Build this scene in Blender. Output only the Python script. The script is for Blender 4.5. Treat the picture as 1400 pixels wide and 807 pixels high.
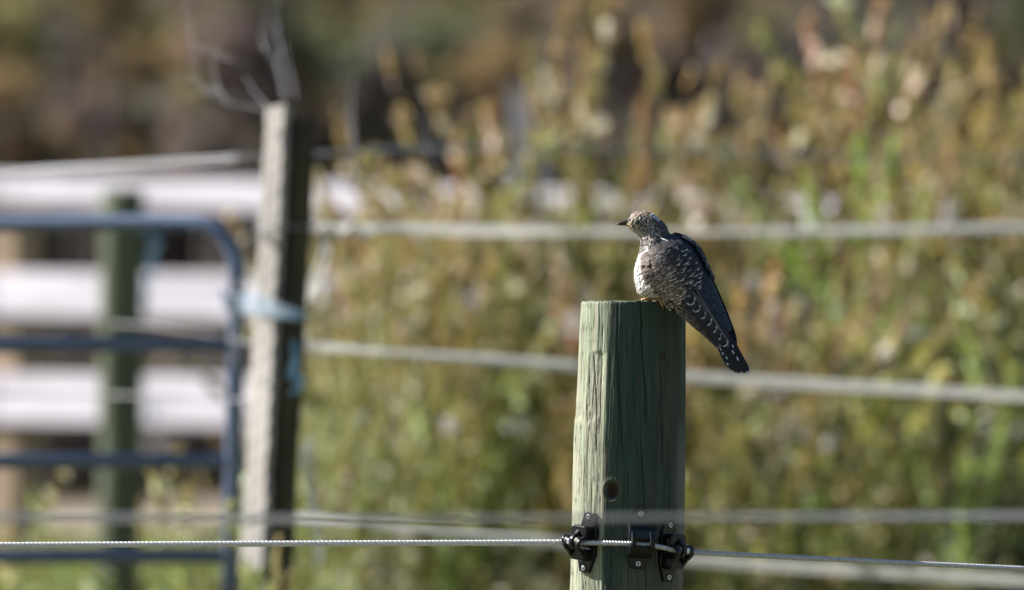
import bpy, math, random
import numpy as np
from mathutils import Vector, Matrix

random.seed(7)
rng = np.random.default_rng(7)
scene = bpy.context.scene
for o in list(bpy.data.objects):
    bpy.data.objects.remove(o, do_unlink=True)
COL = scene.collection

# ------------------------------------------------------------------ camera, sky, sun, exposure
CAM_Z = 1.40
FOC = 23.3333                 # the post and the bird stand here: 1 mm per pixel of the 1400 px photograph
PX = 0.06 / 1400              # metres per photo pixel at 1 m
cam_d = bpy.data.cameras.new("camera")
cam = bpy.data.objects.new("camera", cam_d)
COL.objects.link(cam)
cam.location = (0, 0, CAM_Z)
cam.rotation_euler = (math.radians(90), 0, 0)
cam_d.lens = 600
cam_d.sensor_width = 36
cam_d.clip_start = 0.5
cam_d.clip_end = 2000
cam_d.dof.use_dof = True
cam_d.dof.focus_distance = FOC - 0.07
cam_d.dof.aperture_fstop = 6.3
scene.camera = cam

SUN_AZ = math.radians(-110)   # measured from the direction post->camera, negative = to the left
SUN_EL = math.radians(37)
to_sun = Vector((math.sin(SUN_AZ) * math.cos(SUN_EL), -math.cos(SUN_AZ) * math.cos(SUN_EL), math.sin(SUN_EL)))
sun_d = bpy.data.lights.new("sun", 'SUN')
sun_d.energy = 5.0
sun_d.angle = math.radians(0.5)
sun_d.color = (1.0, 0.965, 0.91)
sun = bpy.data.objects.new("sun", sun_d)
COL.objects.link(sun)
sun.rotation_euler = to_sun.to_track_quat('Z', 'Y').to_euler()

world = bpy.data.worlds.new("World")
scene.world = world
world.use_nodes = True
wn = world.node_tree
wn.nodes.clear()
sky = wn.nodes.new('ShaderNodeTexSky')
sky.sky_type = 'NISHITA'
sky.sun_disc = False
sky.sun_elevation = SUN_EL
sky.sun_rotation = math.atan2(to_sun.x, to_sun.y)
sky.air_density = 1.0
sky.dust_density = 0.6
bg = wn.nodes.new('ShaderNodeBackground')
bg.inputs['Strength'].default_value = 0.05
wo = wn.nodes.new('ShaderNodeOutputWorld')
wn.links.new(sky.outputs[0], bg.inputs[0])
wn.links.new(bg.outputs[0], wo.inputs[0])

scene.view_settings.view_transform = 'Standard'
scene.view_settings.look = 'None'
scene.view_settings.gamma = 1
scene.view_settings.use_curve_mapping = False
scene.view_settings.exposure = 1.0
scene.cycles.max_bounces = 6
scene.cycles.transparent_max_bounces = 4
scene.render.film_transparent = False


# ------------------------------------------------------------------ helpers
def at(px, py, D):
    """the place that stands D metres off, seen at photo pixel (px, py)"""
    return Vector(((px - 700) * PX * D, D, CAM_Z - (py - 403.5) * PX * D))


def ground_z(x, y):
    x = np.asarray(x, float)
    y = np.asarray(y, float)
    z = np.interp(y, [-50, 26, 33, 37, 41, 46, 56, 75, 100, 160, 400, 900],
                  [0, 0, .36, .55, .69, .715, .76, 3.2, 8.0, 16, 30, 32])
    return z + 0.02 * np.sin(x * .9 + y * .5) * np.clip((y - 25) / 10, 0, 1)


def gz(x, y):
    return float(ground_z(x, y))


def tag(o, label=None, cat=None, group=None, kind=None):
    if label: o['label'] = label
    if cat: o['category'] = cat
    if group: o['group'] = group
    if kind: o['kind'] = kind
    return o


def link(name, me, mat=None, parent=None, loc=None):
    o = bpy.data.objects.new(name, me)
    COL.objects.link(o)
    if mat is not None and len(me.materials) == 0:
        me.materials.append(mat)
    if parent is not None:
        o.parent = parent
    if loc is not None:
        o.location = loc
    return o


def empty(name, loc=(0, 0, 0), rot=(0, 0, 0)):
    o = bpy.data.objects.new(name, None)
    o.empty_display_size = 0.05
    o.location = loc
    o.rotation_euler = rot
    COL.objects.link(o)
    return o


class MB:
    """collects geometry and builds one mesh"""
    def __init__(s):
        s.v = []; s.f = []; s.c = []

    def add(s, verts, faces, cols=None):
        n = len(s.v)
        s.v.extend([tuple(p) for p in verts])
        s.f.extend([tuple(i + n for i in f) for f in faces])
        if cols is None:
            cols = [(1, 1, 1)] * len(verts)
        s.c.extend(cols)

    def box(s, c, size, rot=None, col=None, taper=1.0):
        hx, hy, hz = size[0] / 2, size[1] / 2, size[2] / 2
        pts = []
        for z in (-hz, hz):
            k = taper if z > 0 else 1
            for x, y in ((-hx, -hy), (hx, -hy), (hx, hy), (-hx, hy)):
                p = Vector((x * k, y * k, z))
                if rot is not None: p = rot @ p
                pts.append(p + Vector(c))
        s.add(pts, [(3, 2, 1, 0), (4, 5, 6, 7), (0, 1, 5, 4), (1, 2, 6, 5), (2, 3, 7, 6), (3, 0, 4, 7)],
              None if col is None else [col] * 8)

    def prism(s, poly, y0, y1, M=None, col=None):
        """poly in local xz, extruded along y"""
        n = len(poly)
        pts = [Vector((x, y0, z)) for x, z in poly] + [Vector((x, y1, z)) for x, z in poly]
        if M is not None: pts = [M @ p for p in pts]
        fs = [tuple(range(n)), tuple(range(2 * n - 1, n - 1, -1))]
        fs += [(i, i + n, (i + 1) % n + n, (i + 1) % n) for i in range(n)]
        s.add(pts, fs, None if col is None else [col] * (2 * n))

    def tube(s, pts, r, seg=8, cap=True, col=None):
        pts = [Vector(p) for p in pts]
        n = len(pts)
        rs = r if hasattr(r, '__len__') else [r] * n
        t0 = (pts[1] - pts[0]).normalized()
        nrm = t0.orthogonal().normalized()
        verts = []
        for i, p in enumerate(pts):
            t = (pts[min(i + 1, n - 1)] - pts[max(i - 1, 0)]).normalized()
            nrm = (nrm - t * nrm.dot(t))
            if nrm.length < 1e-6: nrm = t.orthogonal()
            nrm.normalize()
            b = t.cross(nrm)
            for k in range(seg):
                a = 2 * math.pi * k / seg
                verts.append(p + (nrm * math.cos(a) + b * math.sin(a)) * rs[i])
        fs = []
        for i in range(n - 1):
            for k in range(seg):
                k2 = (k + 1) % seg
                fs.append((i * seg + k, i * seg + k2, (i + 1) * seg + k2, (i + 1) * seg + k))
        if cap:
            fs.append(tuple(range(seg - 1, -1, -1)))
            fs.append(tuple((n - 1) * seg + k for k in range(seg)))
        s.add(verts, fs, None if col is None else [col] * len(verts))

    def build(s, name, mat=None, parent=None, smooth=False, bevel=0, color=False, loc=None):
        me = bpy.data.meshes.new(name)
        me.from_pydata(s.v, [], s.f)
        me.update()
        if color:
            a = me.color_attributes.new('Col', 'FLOAT_COLOR', 'POINT')
            arr = np.ones((len(s.v), 4), np.float32)
            arr[:, :3] = np.array(s.c, np.float32)
            a.data.foreach_set('color', arr.ravel())
        if smooth:
            me.polygons.foreach_set('use_smooth', [True] * len(me.polygons))
        o = link(name, me, mat, parent, loc)
        if bevel:
            m = o.modifiers.new('bevel', 'BEVEL')
            m.width = bevel; m.segments = 2; m.limit_method = 'ANGLE'; m.angle_limit = math.radians(40)
        return o


def np_mesh(name, V, F, C=None, mat=None, parent=None, smooth=False):
    """fast mesh of quads or triangles from numpy arrays"""
    me = bpy.data.meshes.new(name)
    V = np.ascontiguousarray(V, np.float32); F = np.ascontiguousarray(F, np.int32)
    k = F.shape[1]
    me.vertices.add(len(V)); me.vertices.foreach_set('co', V.ravel())
    me.loops.add(F.size); me.loops.foreach_set('vertex_index', F.ravel())
    me.polygons.add(len(F)); me.polygons.foreach_set('loop_start', np.arange(0, F.size, k, dtype=np.int32))
    if smooth: me.polygons.foreach_set('use_smooth', np.ones(len(F), bool))
    me.update(calc_edges=True)
    if C is not None:
        a = me.color_attributes.new('Col', 'FLOAT_COLOR', 'POINT')
        arr = np.ones((len(V), 4), np.float32); arr[:, :3] = C
        a.data.foreach_set('color', arr.ravel())
    if mat: me.materials.append(mat)
    return me


def mat_new(name, color=(.5, .5, .5), rough=.6, metal=0, noise=None, attr=False, objcol=False,
            spec=.5, bump=None, transl=0, stretch=(1, 1, 1)):
    """principled material: colour (or attribute) x object colour x two-colour procedural noise"""
    m = bpy.data.materials.new(name)
    m.use_nodes = True
    nt = m.node_tree
    N, Lk = nt.nodes, nt.links
    p = N['Principled BSDF']
    out = N['Material Output']
    p.inputs['Roughness'].default_value = rough
    p.inputs['Metallic'].default_value = metal
    p.inputs['Specular IOR Level'].default_value = spec
    rgb = N.new('ShaderNodeRGB'); rgb.outputs[0].default_value = (*color, 1)
    cur = rgb.outputs[0]
    if attr:
        a = N.new('ShaderNodeAttribute'); a.attribute_name = 'Col'
        cur = a.outputs['Color']
    if objcol:
        oi = N.new('ShaderNodeObjectInfo')
        mx = N.new('ShaderNodeMix'); mx.data_type = 'RGBA'; mx.blend_type = 'MULTIPLY'
        mx.inputs[0].default_value = 1
        Lk.new(cur, mx.inputs[6]); Lk.new(oi.outputs['Color'], mx.inputs[7]); cur = mx.outputs[2]
    tc = N.new('ShaderNodeTexCoord')
    mp = N.new('ShaderNodeMapping'); mp.inputs['Scale'].default_value = stretch
    Lk.new(tc.outputs['Object'], mp.inputs[0])
    if noise:
        sc, lo, hi = noise
        tx = N.new('ShaderNodeTexNoise'); tx.inputs['Scale'].default_value = sc
        tx.inputs['Detail'].default_value = 5
        Lk.new(mp.outputs[0], tx.inputs[0])
        mr = N.new('ShaderNodeMapRange'); mr.inputs[1].default_value = .3; mr.inputs[2].default_value = .7
        mr.inputs[3].default_value = lo; mr.inputs[4].default_value = hi
        Lk.new(tx.outputs[0], mr.inputs[0])
        mx = N.new('ShaderNodeMix'); mx.data_type = 'RGBA'; mx.blend_type = 'MULTIPLY'
        mx.inputs[0].default_value = 1
        cb = N.new('ShaderNodeCombineColor')
        for i in range(3): Lk.new(mr.outputs[0], cb.inputs[i])
        Lk.new(cur, mx.inputs[6]); Lk.new(cb.outputs[0], mx.inputs[7]); cur = mx.outputs[2]
        if bump:
            b = N.new('ShaderNodeBump'); b.inputs['Strength'].default_value = bump[0]
            b.inputs['Distance'].default_value = bump[1]
            Lk.new(tx.outputs[0], b.inputs['Height']); Lk.new(b.outputs[0], p.inputs['Normal'])
    Lk.new(cur, p.inputs['Base Color'])
    if transl:
        tr = N.new('ShaderNodeBsdfTranslucent'); Lk.new(cur, tr.inputs[0])
        ms = N.new('ShaderNodeMixShader'); ms.inputs[0].default_value = transl
        Lk.new(p.outputs[0], ms.inputs[1]); Lk.new(tr.outputs[0], ms.inputs[2])
        Lk.new(ms.outputs[0], out.inputs[0])
    return m


M_leaf = mat_new('leaf', attr=True, objcol=True, rough=.5, transl=.38, spec=.4)
M_twig = mat_new('twig_bark', color=(.16, .13, .115), rough=.9, objcol=True, noise=(20, .6, 1.3))
M_grass = mat_new('grass_blades', attr=True, rough=.5, transl=.35, spec=.3)
M_white = mat_new('white_fence_paint', color=(.66, .62, .70), rough=.55, noise=(3.5, .72, 1.08), stretch=(1, 1, 3))
M_green_post = mat_new('treated_pine', color=(.17, .20, .12), rough=.85, noise=(30, .6, 1.35), stretch=(1, 1, .12), bump=(.4, .004))
M_tan_post = mat_new('tan_timber', color=(.33, .24, .16), rough=.85, noise=(30, .6, 1.3), stretch=(1, 1, .12))
M_grey_wood = mat_new('weathered_grey_wood', color=(.37, .345, .32), rough=.9, noise=(40, .55, 1.25), stretch=(1, 1, .08), bump=(.5, .004))
M_dark_wood = mat_new('dark_creosoted_wood', color=(.055, .046, .026), rough=.85, noise=(40, .6, 1.4), stretch=(1, 1, .1))
M_gate = mat_new('blue_gate_paint', color=(.115, .150, .235), rough=.32, noise=(25, .85, 1.1), spec=.6)
M_wire = mat_new('galvanised_wire', color=(.25, .25, .26), rough=.5, metal=.3, noise=(60, .8, 1.1))
M_wire_mid = mat_new('dull_grey_wire', color=(.42, .42, .44), rough=.5, metal=.1)
M_wire_pale = mat_new('pale_polywire', color=(.92, .91, .89), rough=.35, noise=(60, .85, 1.1), transl=.5)
M_rope_w = mat_new('white_braided_cord', color=(.88, .88, .88), rough=.5, noise=(300, .8, 1.1), transl=.3)
M_rope_g = mat_new('grey_cord_strand', color=(.58, .59, .62), rough=.38, metal=.35, noise=(300, .7, 1.15))  # same cord continued in a greyer, slightly metallic material
M_bluetwine = mat_new('blue_baling_twine', color=(.10, .28, .44), rough=.5)
M_paletwine = mat_new('pale_blue_rope', color=(.36, .48, .60), rough=.5, noise=(50, .7, 1.1))
M_black = mat_new('black_plastic', color=(.006, .007, .010), rough=.25, spec=.4, noise=(120, .8, 1.2))
M_screw = mat_new('zinc_screw', color=(.62, .64, .70), rough=.32, metal=.7)
M_screw_slot = mat_new('screw_recess', color=(.03, .03, .035), rough=.6)

# ------------------------------------------------------------------ ground: one sheet
def build_ground():
    xs = np.unique(np.concatenate([np.linspace(-700, -20, 18), np.linspace(-20, 20, 81), np.linspace(20, 700, 18)]))
    ys = np.unique(np.concatenate([np.linspace(-60, 20, 12), np.linspace(20, 100, 161), np.linspace(100, 900, 40)]))
    X, Y = np.meshgrid(xs, ys)
    Z = ground_z(X, Y)
    V = np.stack([X, Y, Z], -1).reshape(-1, 3)
    nx, ny = len(xs), len(ys)
    i, j = np.meshgrid(np.arange(nx - 1), np.arange(ny - 1))
    a = (j * nx + i).ravel()
    F = np.stack([a, a + 1, a + 1 + nx, a + nx], -1)
    m = bpy.data.materials.new('pasture_soil'); m.use_nodes = True
    nt = m.node_tree; N = nt.nodes; L = nt.links
    p = N['Principled BSDF']; p.inputs['Roughness'].default_value = .95
    tc = N.new('ShaderNodeTexCoord')
    n1 = N.new('ShaderNodeTexNoise'); n1.inputs['Scale'].default_value = .8; n1.inputs['Detail'].default_value = 8
    n2 = N.new('ShaderNodeTexNoise'); n2.inputs['Scale'].default_value = 14; n2.inputs['Detail'].default_value = 6
    L.new(tc.outputs['Object'], n1.inputs[0]); L.new(tc.outputs['Object'], n2.inputs[0])
    r1 = N.new('ShaderNodeValToRGB')
    r1.color_ramp.elements[0].position = .38; r1.color_ramp.elements[0].color = (.08, .10, .03, 1)
    r1.color_ramp.elements[1].position = .62; r1.color_ramp.elements[1].color = (.15, .12, .07, 1)
    r2 = N.new('ShaderNodeValToRGB')
    r2.color_ramp.elements[0].color = (.6, .6, .6, 1); r2.color_ramp.elements[1].color = (1.3, 1.25, 1.2, 1)
    mx = N.new('ShaderNodeMix'); mx.data_type = 'RGBA'; mx.blend_type = 'MULTIPLY'; mx.inputs[0].default_value = 1
    L.new(n1.outputs[0], r1.inputs[0]); L.new(n2.outputs[0], r2.inputs[0])
    L.new(r1.outputs[0], mx.inputs[6]); L.new(r2.outputs[0], mx.inputs[7])
    L.new(mx.outputs[2], p.inputs['Base Color'])
    b = N.new('ShaderNodeBump'); b.inputs['Distance'].default_value = .02; L.new(n2.outputs[0], b.inputs['Height'])
    L.new(b.outputs[0], p.inputs['Normal'])
    me = np_mesh('ground', V, F, mat=m, smooth=True)
    o = link('ground', me)
    tag(o, 'pasture ground rising gently towards a brushy bank', kind='structure')
    # bare tan track beyond the board fence, laid 4 mm above the soil
    xs = np.linspace(-25, 25, 101); ys = np.linspace(48.5, 52.5, 17)
    X, Y = np.meshgrid(xs, ys)
    Y = Y + .3 * np.sin(X * .5)
    Z = ground_z(X, Y) + .012
    V = np.stack([X, Y, Z], -1).reshape(-1, 3)
    nx, ny = len(xs), len(ys)
    i, j = np.meshgrid(np.arange(nx - 1), np.arange(ny - 1)); a = (j * nx + i).ravel()
    F = np.stack([a, a + 1, a + 1 + nx, a + nx], -1)
    mt = mat_new('dry_track_dirt', color=(.30, .235, .17), rough=.95, noise=(6, .8, 1.15), bump=(.5, .02))
    o = link('dirt_track', np_mesh('dirt_track', V, F, mat=mt, smooth=True))
    tag(o, 'bare tan dirt track beyond the white board fence', kind='structure')


build_ground()


# ------------------------------------------------------------------ leaves as numpy clouds
def quads(P, D1, D2, C):
    """leaf quads (pointed ovals of one quad each) at P with half axes D1 (long) and D2 (wide)"""
    n = len(P)
    V = np.empty((n, 4, 3)); V[:, 0] = P - D1; V[:, 1] = P + D2; V[:, 2] = P + D1; V[:, 3] = P - D2
    F = np.arange(n * 4).reshape(n, 4)
    return V.reshape(-1, 3), F, np.repeat(C, 4, 0)


def rand_dirs(n, r=rng):
    d = r.normal(size=(n, 3)); d /= np.linalg.norm(d, axis=1)[:, None]
    return d


def leaf_cloud(centers, radii, n, size, c0, c1, seed, flat=.8):
    """leaves filling the shells of clumps"""
    r = np.random.default_rng(seed)
    k = r.integers(0, len(centers), n)
    d = rand_dirs(n, r)
    rad = radii[k] * r.uniform(.25, 1, n) ** .6
    P = centers[k] + d * rad[:, None] * np.array([1, 1, flat])
    a = rand_dirs(n, r); b = np.cross(a, rand_dirs(n, r)); b /= np.linalg.norm(b, axis=1)[:, None]
    s = size * r.uniform(.6, 1.4, n)
    u = (r.uniform(0, 1, n) * .6 + r.uniform(0, 1, len(centers))[k] * .4)[:, None]
    C = (np.array(c0) * (1 - u) + np.array(c1) * u) * r.uniform(.75, 1.25, (n, 1))
    return quads(P, a * s[:, None], b * (s * .45)[:, None], C)


# ------------------------------------------------------------------ far brushy bank: shrubs, trunks, wood
def make_shrub_mesh(seed, n=2600, dry=False):
    r = np.random.default_rng(seed)
    nc = 16
    cen = rand_dirs(nc, r) * r.uniform(.2, .75, (nc, 1)) * np.array([1, .8, 1])
    cen[:, 2] = np.abs(cen[:, 2]) * 1.1 + .25
    rad = r.uniform(.12, .30, nc)
    if dry:
        c0, c1 = (.75, .65, .6), (1.2, 1.0, .85)
    else:
        c0, c1 = (.7, .8, .6), (1.25, 1.15, 1.0)
    V, F, C = leaf_cloud(cen, rad, n, .06, c0, c1, seed)
    me = np_mesh('foliage', V, F, C, M_leaf)
    mb = MB()
    for c in cen:
        c = Vector(c)
        mid = c * .5 + Vector((r.uniform(-.06, .06), r.uniform(-.06, .06), .03))
        mb.tube([(c.x * .1, c.y * .1, -.15), mid, c], [.022, .014, .005], 5, cap=False)
        for k in range(3):
            e = c + Vector(r.uniform(-.3, .3, 3)) + Vector((0, 0, .15))
            mb.tube([mid, (mid + e) / 2 + Vector((0, 0, .04)), e], [.01, .007, .003], 4, cap=False)
    me2 = bpy.data.meshes.new('stems'); me2.from_pydata(mb.v, [], mb.f); me2.update(); me2.materials.append(M_twig)
    return me, me2


SHRUBS = [make_shrub_mesh(100 + i, 1100, dry=(i % 2 == 1)) for i in range(5)]
BROWN = (.28, .235, .21); PURPLE = (.27, .24, .26); OLIVE = (.30, .275, .14); GREEN = (.20, .24, .15)
DARK = (.11, .10, .105); OCHRE = (.44, .38, .21); TAN = (.3, .23, .16); GREY = (.34, .31, .31); PINK = (.40, .32, .28)


def shrub(px, py, D, scale, col, label, i, h=1.0):
    """a shrub whose middle is seen at px, py: stands on the bank below"""
    c = at(px, py, D)
    g = gz(c.x, D)
    base = max(c.z - .55 * scale * h, g)
    o = empty('brush_shrub', (c.x, D, g), (0, 0, i * 1.9))
    me, me2 = SHRUBS[i % len(SHRUBS)]
    f = link('foliage', me, parent=o); f.location = (0, 0, base - g); f.scale = (scale, scale, scale * h); f.color = (*col, 1)
    s = link('stems', me2, parent=o); s.location = (0, 0, base - g); s.scale = (scale, scale, scale * h)
    s.color = (1.1, 1, 1, 1)
    if base - g > .2:
        mb = MB(); mb.tube([(0, 0, -.05), (.03, 0, (base - g) * .5), (0, 0, base - g + .1)], [.035, .028, .02], 6)
        mb.build('trunk', M_twig, o)
    tag(o, label, 'shrub', 'brush on the far bank')
    return o


bank = [
    # px, py, D, scale, colour, words
    (15, 20, 60, .75, OLIVE, 'olive-yellow shrub in the top left corner of the far bank'),
    (95, 30, 66, .9, BROWN, 'brown shrub beside the olive one at the top left of the bank'),
    (60, 130, 62, .9, DARK, 'dark shrub filling the left edge above the white boards'),
    (150, 95, 61, .8, PURPLE, 'purplish brown shrub in the upper left of the far bank'),
    (10, 190, 60, .8, DARK, 'darkest low shrub at the left edge above the top board'),
    (105, 195, 59, .6, PURPLE, 'low purple-brown shrub just above the top white board at left'),
    (175, 20, 64, .7, OLIVE, 'small olive shrub at the top edge left of the gate corner'),
    (230, 55, 60, .6, OLIVE, 'yellow-olive shrub behind the pale twig tangle'),
    (165, 100, 58, .32, OCHRE, 'little ochre shrub in the dark upper left brush'),
    (225, 170, 58, .5, OCHRE, 'ochre shrub standing left of the gate post top'),
    (300, 195, 61, .8, BROWN, 'brown shrub behind the gate post top at left'),
    (290, 20, 63, .8, PINK, 'pinkish dry shrub at the top edge left of the gate post'),
    (330, 110, 66, .9, PURPLE, 'grey-purple shrub behind the twig tangle'),
    (240, 120, 65, .9, DARK, 'dark shrub between the ochre shrub and the olive shrub'),
    (430, 60, 60, .7, OLIVE, 'olive shrub above and right of the gate post'),
    (445, 130, 61, .65, OLIVE, 'second olive shrub lower down right of the gate post'),
    (400, 10, 66, .8, OCHRE, 'ochre shrub at the top edge over the gate post'),
    (520, 90, 60, .7, OLIVE, 'mossy olive shrub at upper centre left of the weeds'),
    (510, 20, 66, .9, GREY, 'grey-brown shrub at the top edge left of centre'),
    (560, 150, 62, .8, DARK, 'dark shrub under the mossy olive one'),
    (545, 140, 58, .4, GREEN, 'small green shrub at upper centre left'),
    (620, 60, 63, .9, PURPLE, 'purple-brown shrub left of the tallest weed plumes'),
    (610, 15, 60, .55, OLIVE, 'olive shrub at the top edge left of the tallest plume'),
    (660, 190, 64, .9, DARK, 'dark shrub behind the rusty plume tips'),
    (780, 70, 62, .9, GREY, 'grey dry shrub behind the centre plumes'),
    (800, 190, 60, .7, BROWN, 'brown shrub above the cuckoo'),
    (870, 30, 64, .9, PURPLE, 'purple-grey shrub at the top edge right of centre'),
    (900, 150, 61, .8, DARK, 'dark shrub right of and above the cuckoo'),
    (940, 20, 58, .55, OLIVE, 'olive shrub at the top edge left of the grey trunk'),
    (960, 110, 66, .9, PINK, 'pinkish dry shrub left of the grey trunk'),
    (1030, 70, 68, 1.0, GREY, 'grey shrub behind the grey trunk'),
    (1100, 90, 60, .7, PURPLE, 'purple-brown shrub right of the grey trunk'),
    (1120, 30, 63, .7, OLIVE, 'olive shrub at the top edge right of the grey trunk'),
    (1180, 60, 62, .8, DARK, 'dark shrub between two plume groups at upper right'),
    (1270, 40, 60, .8, DARK, 'dark shrub behind the green plume at upper right'),
    (1330, 110, 62, .8, BROWN, 'brown shrub behind the far right plumes'),
    (1390, 30, 63, .8, DARK, 'dark shrub in the top right corner of the bank'),
    (1400, 170, 61, .8, OLIVE, 'olive shrub low at the right edge of the bank'),
    (1250, 170, 63, .9, OLIVE, 'olive shrub low behind the right hand plumes'),
    (1080, 190, 63, .9, BROWN, 'brown shrub low behind the right centre plumes'),
    (60, 300, 60, .8, BROWN, 'brown shrub seen between the top two white boards at left'),
    (250, 310, 59, .8, BROWN, 'brown shrub seen between the boards under the gate corner'),
    (60, 470, 60, .9, DARK, 'dark shrub seen between the lower two boards at far left'),
    (240, 480, 61, .9, BROWN, 'dark brown shrub seen between the lower boards beside the green post'),
    (60, 610, 60, .7, DARK, 'low dark shrub under the lowest board at far left'),
    (240, 620, 59, .7, BROWN, 'low brown shrub under the lowest board beside the green post'),
    (330, 560, 60, .9, DARK, 'dark shrub low behind the gate post foot'),
]
for i, (px, py, D, s, c, lab) in enumerate(bank):
    shrub(px, py, D, s * .72, c, lab, i, 1.0)
rs = random.Random(31)
for i in range(95):
    c, w = rs.choice([(DARK, 'dark'), (DARK, 'dark'), (PURPLE, 'purplish'), (PURPLE, 'purplish'), (BROWN, 'brown'), (BROWN, 'brown'), (OLIVE, 'olive'), (OCHRE, 'ochre'), (PINK, 'pinkish dry'), (GREEN, 'greyish green')])
    px = rs.uniform(-60, 1460); py = rs.uniform(-10, 235); k = rs.uniform(.8, 1.15)
    place = 'left of the gate post' if px < 350 else 'between gate post and weeds' if px < 640 else 'behind the middle weed plumes' if px < 1000 else 'behind the right hand weed plumes'
    o = shrub(px, py, rs.uniform(55.5, 58), rs.uniform(.18, .36), tuple(v * k for v in c), 'small ' + w + ' brush clump on the bank ' + place, i)
    o['group'] = 'small brush clumps on the bank'
# shrubs of the same bank standing outside the picture
for i in range(26):
    side = -1 if i % 2 else 1
    x = side * random.uniform(2.6, 11); D = random.uniform(58, 66)
    g = gz(x, D)
    o = empty('brush_shrub', (x, D, g), (0, 0, random.uniform(0, 6)))
    me, me2 = SHRUBS[i % 5]
    s = random.uniform(.9, 1.5)
    f = link('foliage', me, parent=o); f.scale = (s, s, s * 1.4); f.color = (*random.choice([BROWN, PURPLE, OLIVE, DARK, GREEN]), 1)
    k = link('stems', me2, parent=o); k.scale = (s, s, s * 1.4); k.color = (1, 1, 1, 1)
    tag(o, 'shrub of the far bank standing wide of the gate and weeds', 'shrub', 'shrubs beyond the picture edges')


def wood():
    """dense wood further up the bank: a mass of foliage"""
    r = np.random.default_rng(55)
    n = 420
    cen = np.stack([r.uniform(-26, 26, n), r.uniform(68, 84, n), np.zeros(n)], -1)
    cen[:, 2] = ground_z(cen[:, 0], cen[:, 1]) + r.uniform(0, 1, n) ** .8 * 6.5
    rad = r.uniform(.8, 1.7, n)
    V, F, C = leaf_cloud(cen, rad, 90000, .13, (.15, .125, .13), (.28, .235, .19), 56)
    o = link('far_wood', np_mesh('far_wood', V, F, C, M_leaf)); o.color = (1, 1, 1, 1)
    tag(o, 'brown and olive mass of woodland at the back of the bank', kind='stuff')
    # low brush covering the face of the bank
    n = 500
    cen = np.stack([r.uniform(-12, 12, n), r.uniform(53.2, 70, n), np.zeros(n)], -1)
    cen[:, 2] = ground_z(cen[:, 0], cen[:, 1]) + r.uniform(.0, .45, n)
    V, F, C = leaf_cloud(cen, r.uniform(.25, .6, n), 45000, .06, (.10, .08, .075), (.20, .16, .11), 57)
    n2 = 420
    cen2 = np.stack([r.uniform(-9, 9, n2), r.uniform(52.9, 56.5, n2), np.zeros(n2)], -1)
    cen2[:, 2] = ground_z(cen2[:, 0], cen2[:, 1]) + r.uniform(.0, .30, n2)
    V2, F2, C2 = leaf_cloud(cen2, r.uniform(.15, .35, n2), 42000, .05, (.055, .045, .04), (.12, .095, .075), 58)
    F = np.concatenate([F, F2 + len(V)]); V = np.concatenate([V, V2]); C = np.concatenate([C, C2])
    o = link('bank_undergrowth', np_mesh('bank_undergrowth', V, F, C, M_leaf)); o.color = (1, 1, 1, 1)
    tag(o, 'low brown undergrowth covering the face of the bank', kind='stuff')


wood()


def far_tree(px, D, r0, lean, col, label, top=5.5):
    b = at(px, 403, D); g = gz(b.x, D)
    o = empty('bare_tree', (b.x, D, g))
    mb = MB(); pts = []; rs = []
    for k in range(12):
        t = k / 11
        pts.append((lean * t * top + .05 * math.sin(t * 9 + px), .1 * t, t * top - .1)); rs.append(r0 * (1 - .55 * t))
    mb.tube(pts, rs, 10)
    for k in range(9):
        t = .3 + .07 * k; p = Vector(pts[min(11, int(t * 11))]); a = random.uniform(0, 6.28)
        d = Vector((math.cos(a) * .8, math.sin(a) * .8, .9)); L = random.uniform(.6, 1.3)
        mb2 = [p, p + d * L * .5 + Vector((0, 0, .05)), p + d * L + Vector((0, 0, .25))]
        mb.tube(mb2, [r0 * .3, r0 * .2, r0 * .08], 6)
    t = mb.build('trunk', M_twig, o, smooth=True); t.color = col
    me, _ = SHRUBS[int(px) % 5]
    f = link('crown', me, parent=o); f.location = (lean * top, 0, top - .5); f.scale = (1.6, 1.6, 1.6); f.color = (*OLIVE, 1)
    tag(o, label, 'tree')


far_tree(1040, 57.2, .055, -.06, (2.0, 2.0, 2.1, 1), 'grey leaning tree trunk on the bank at upper right, above and right of the cuckoo')
far_tree(640, 62, .07, .05, (1.1, 1, 1, 1), 'brown tree trunk on the bank behind the upper centre of the picture')
far_tree(130, 60, .05, .04, (.9, .8, .9, 1), 'thin dark tree trunk on the bank at upper left')


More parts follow.
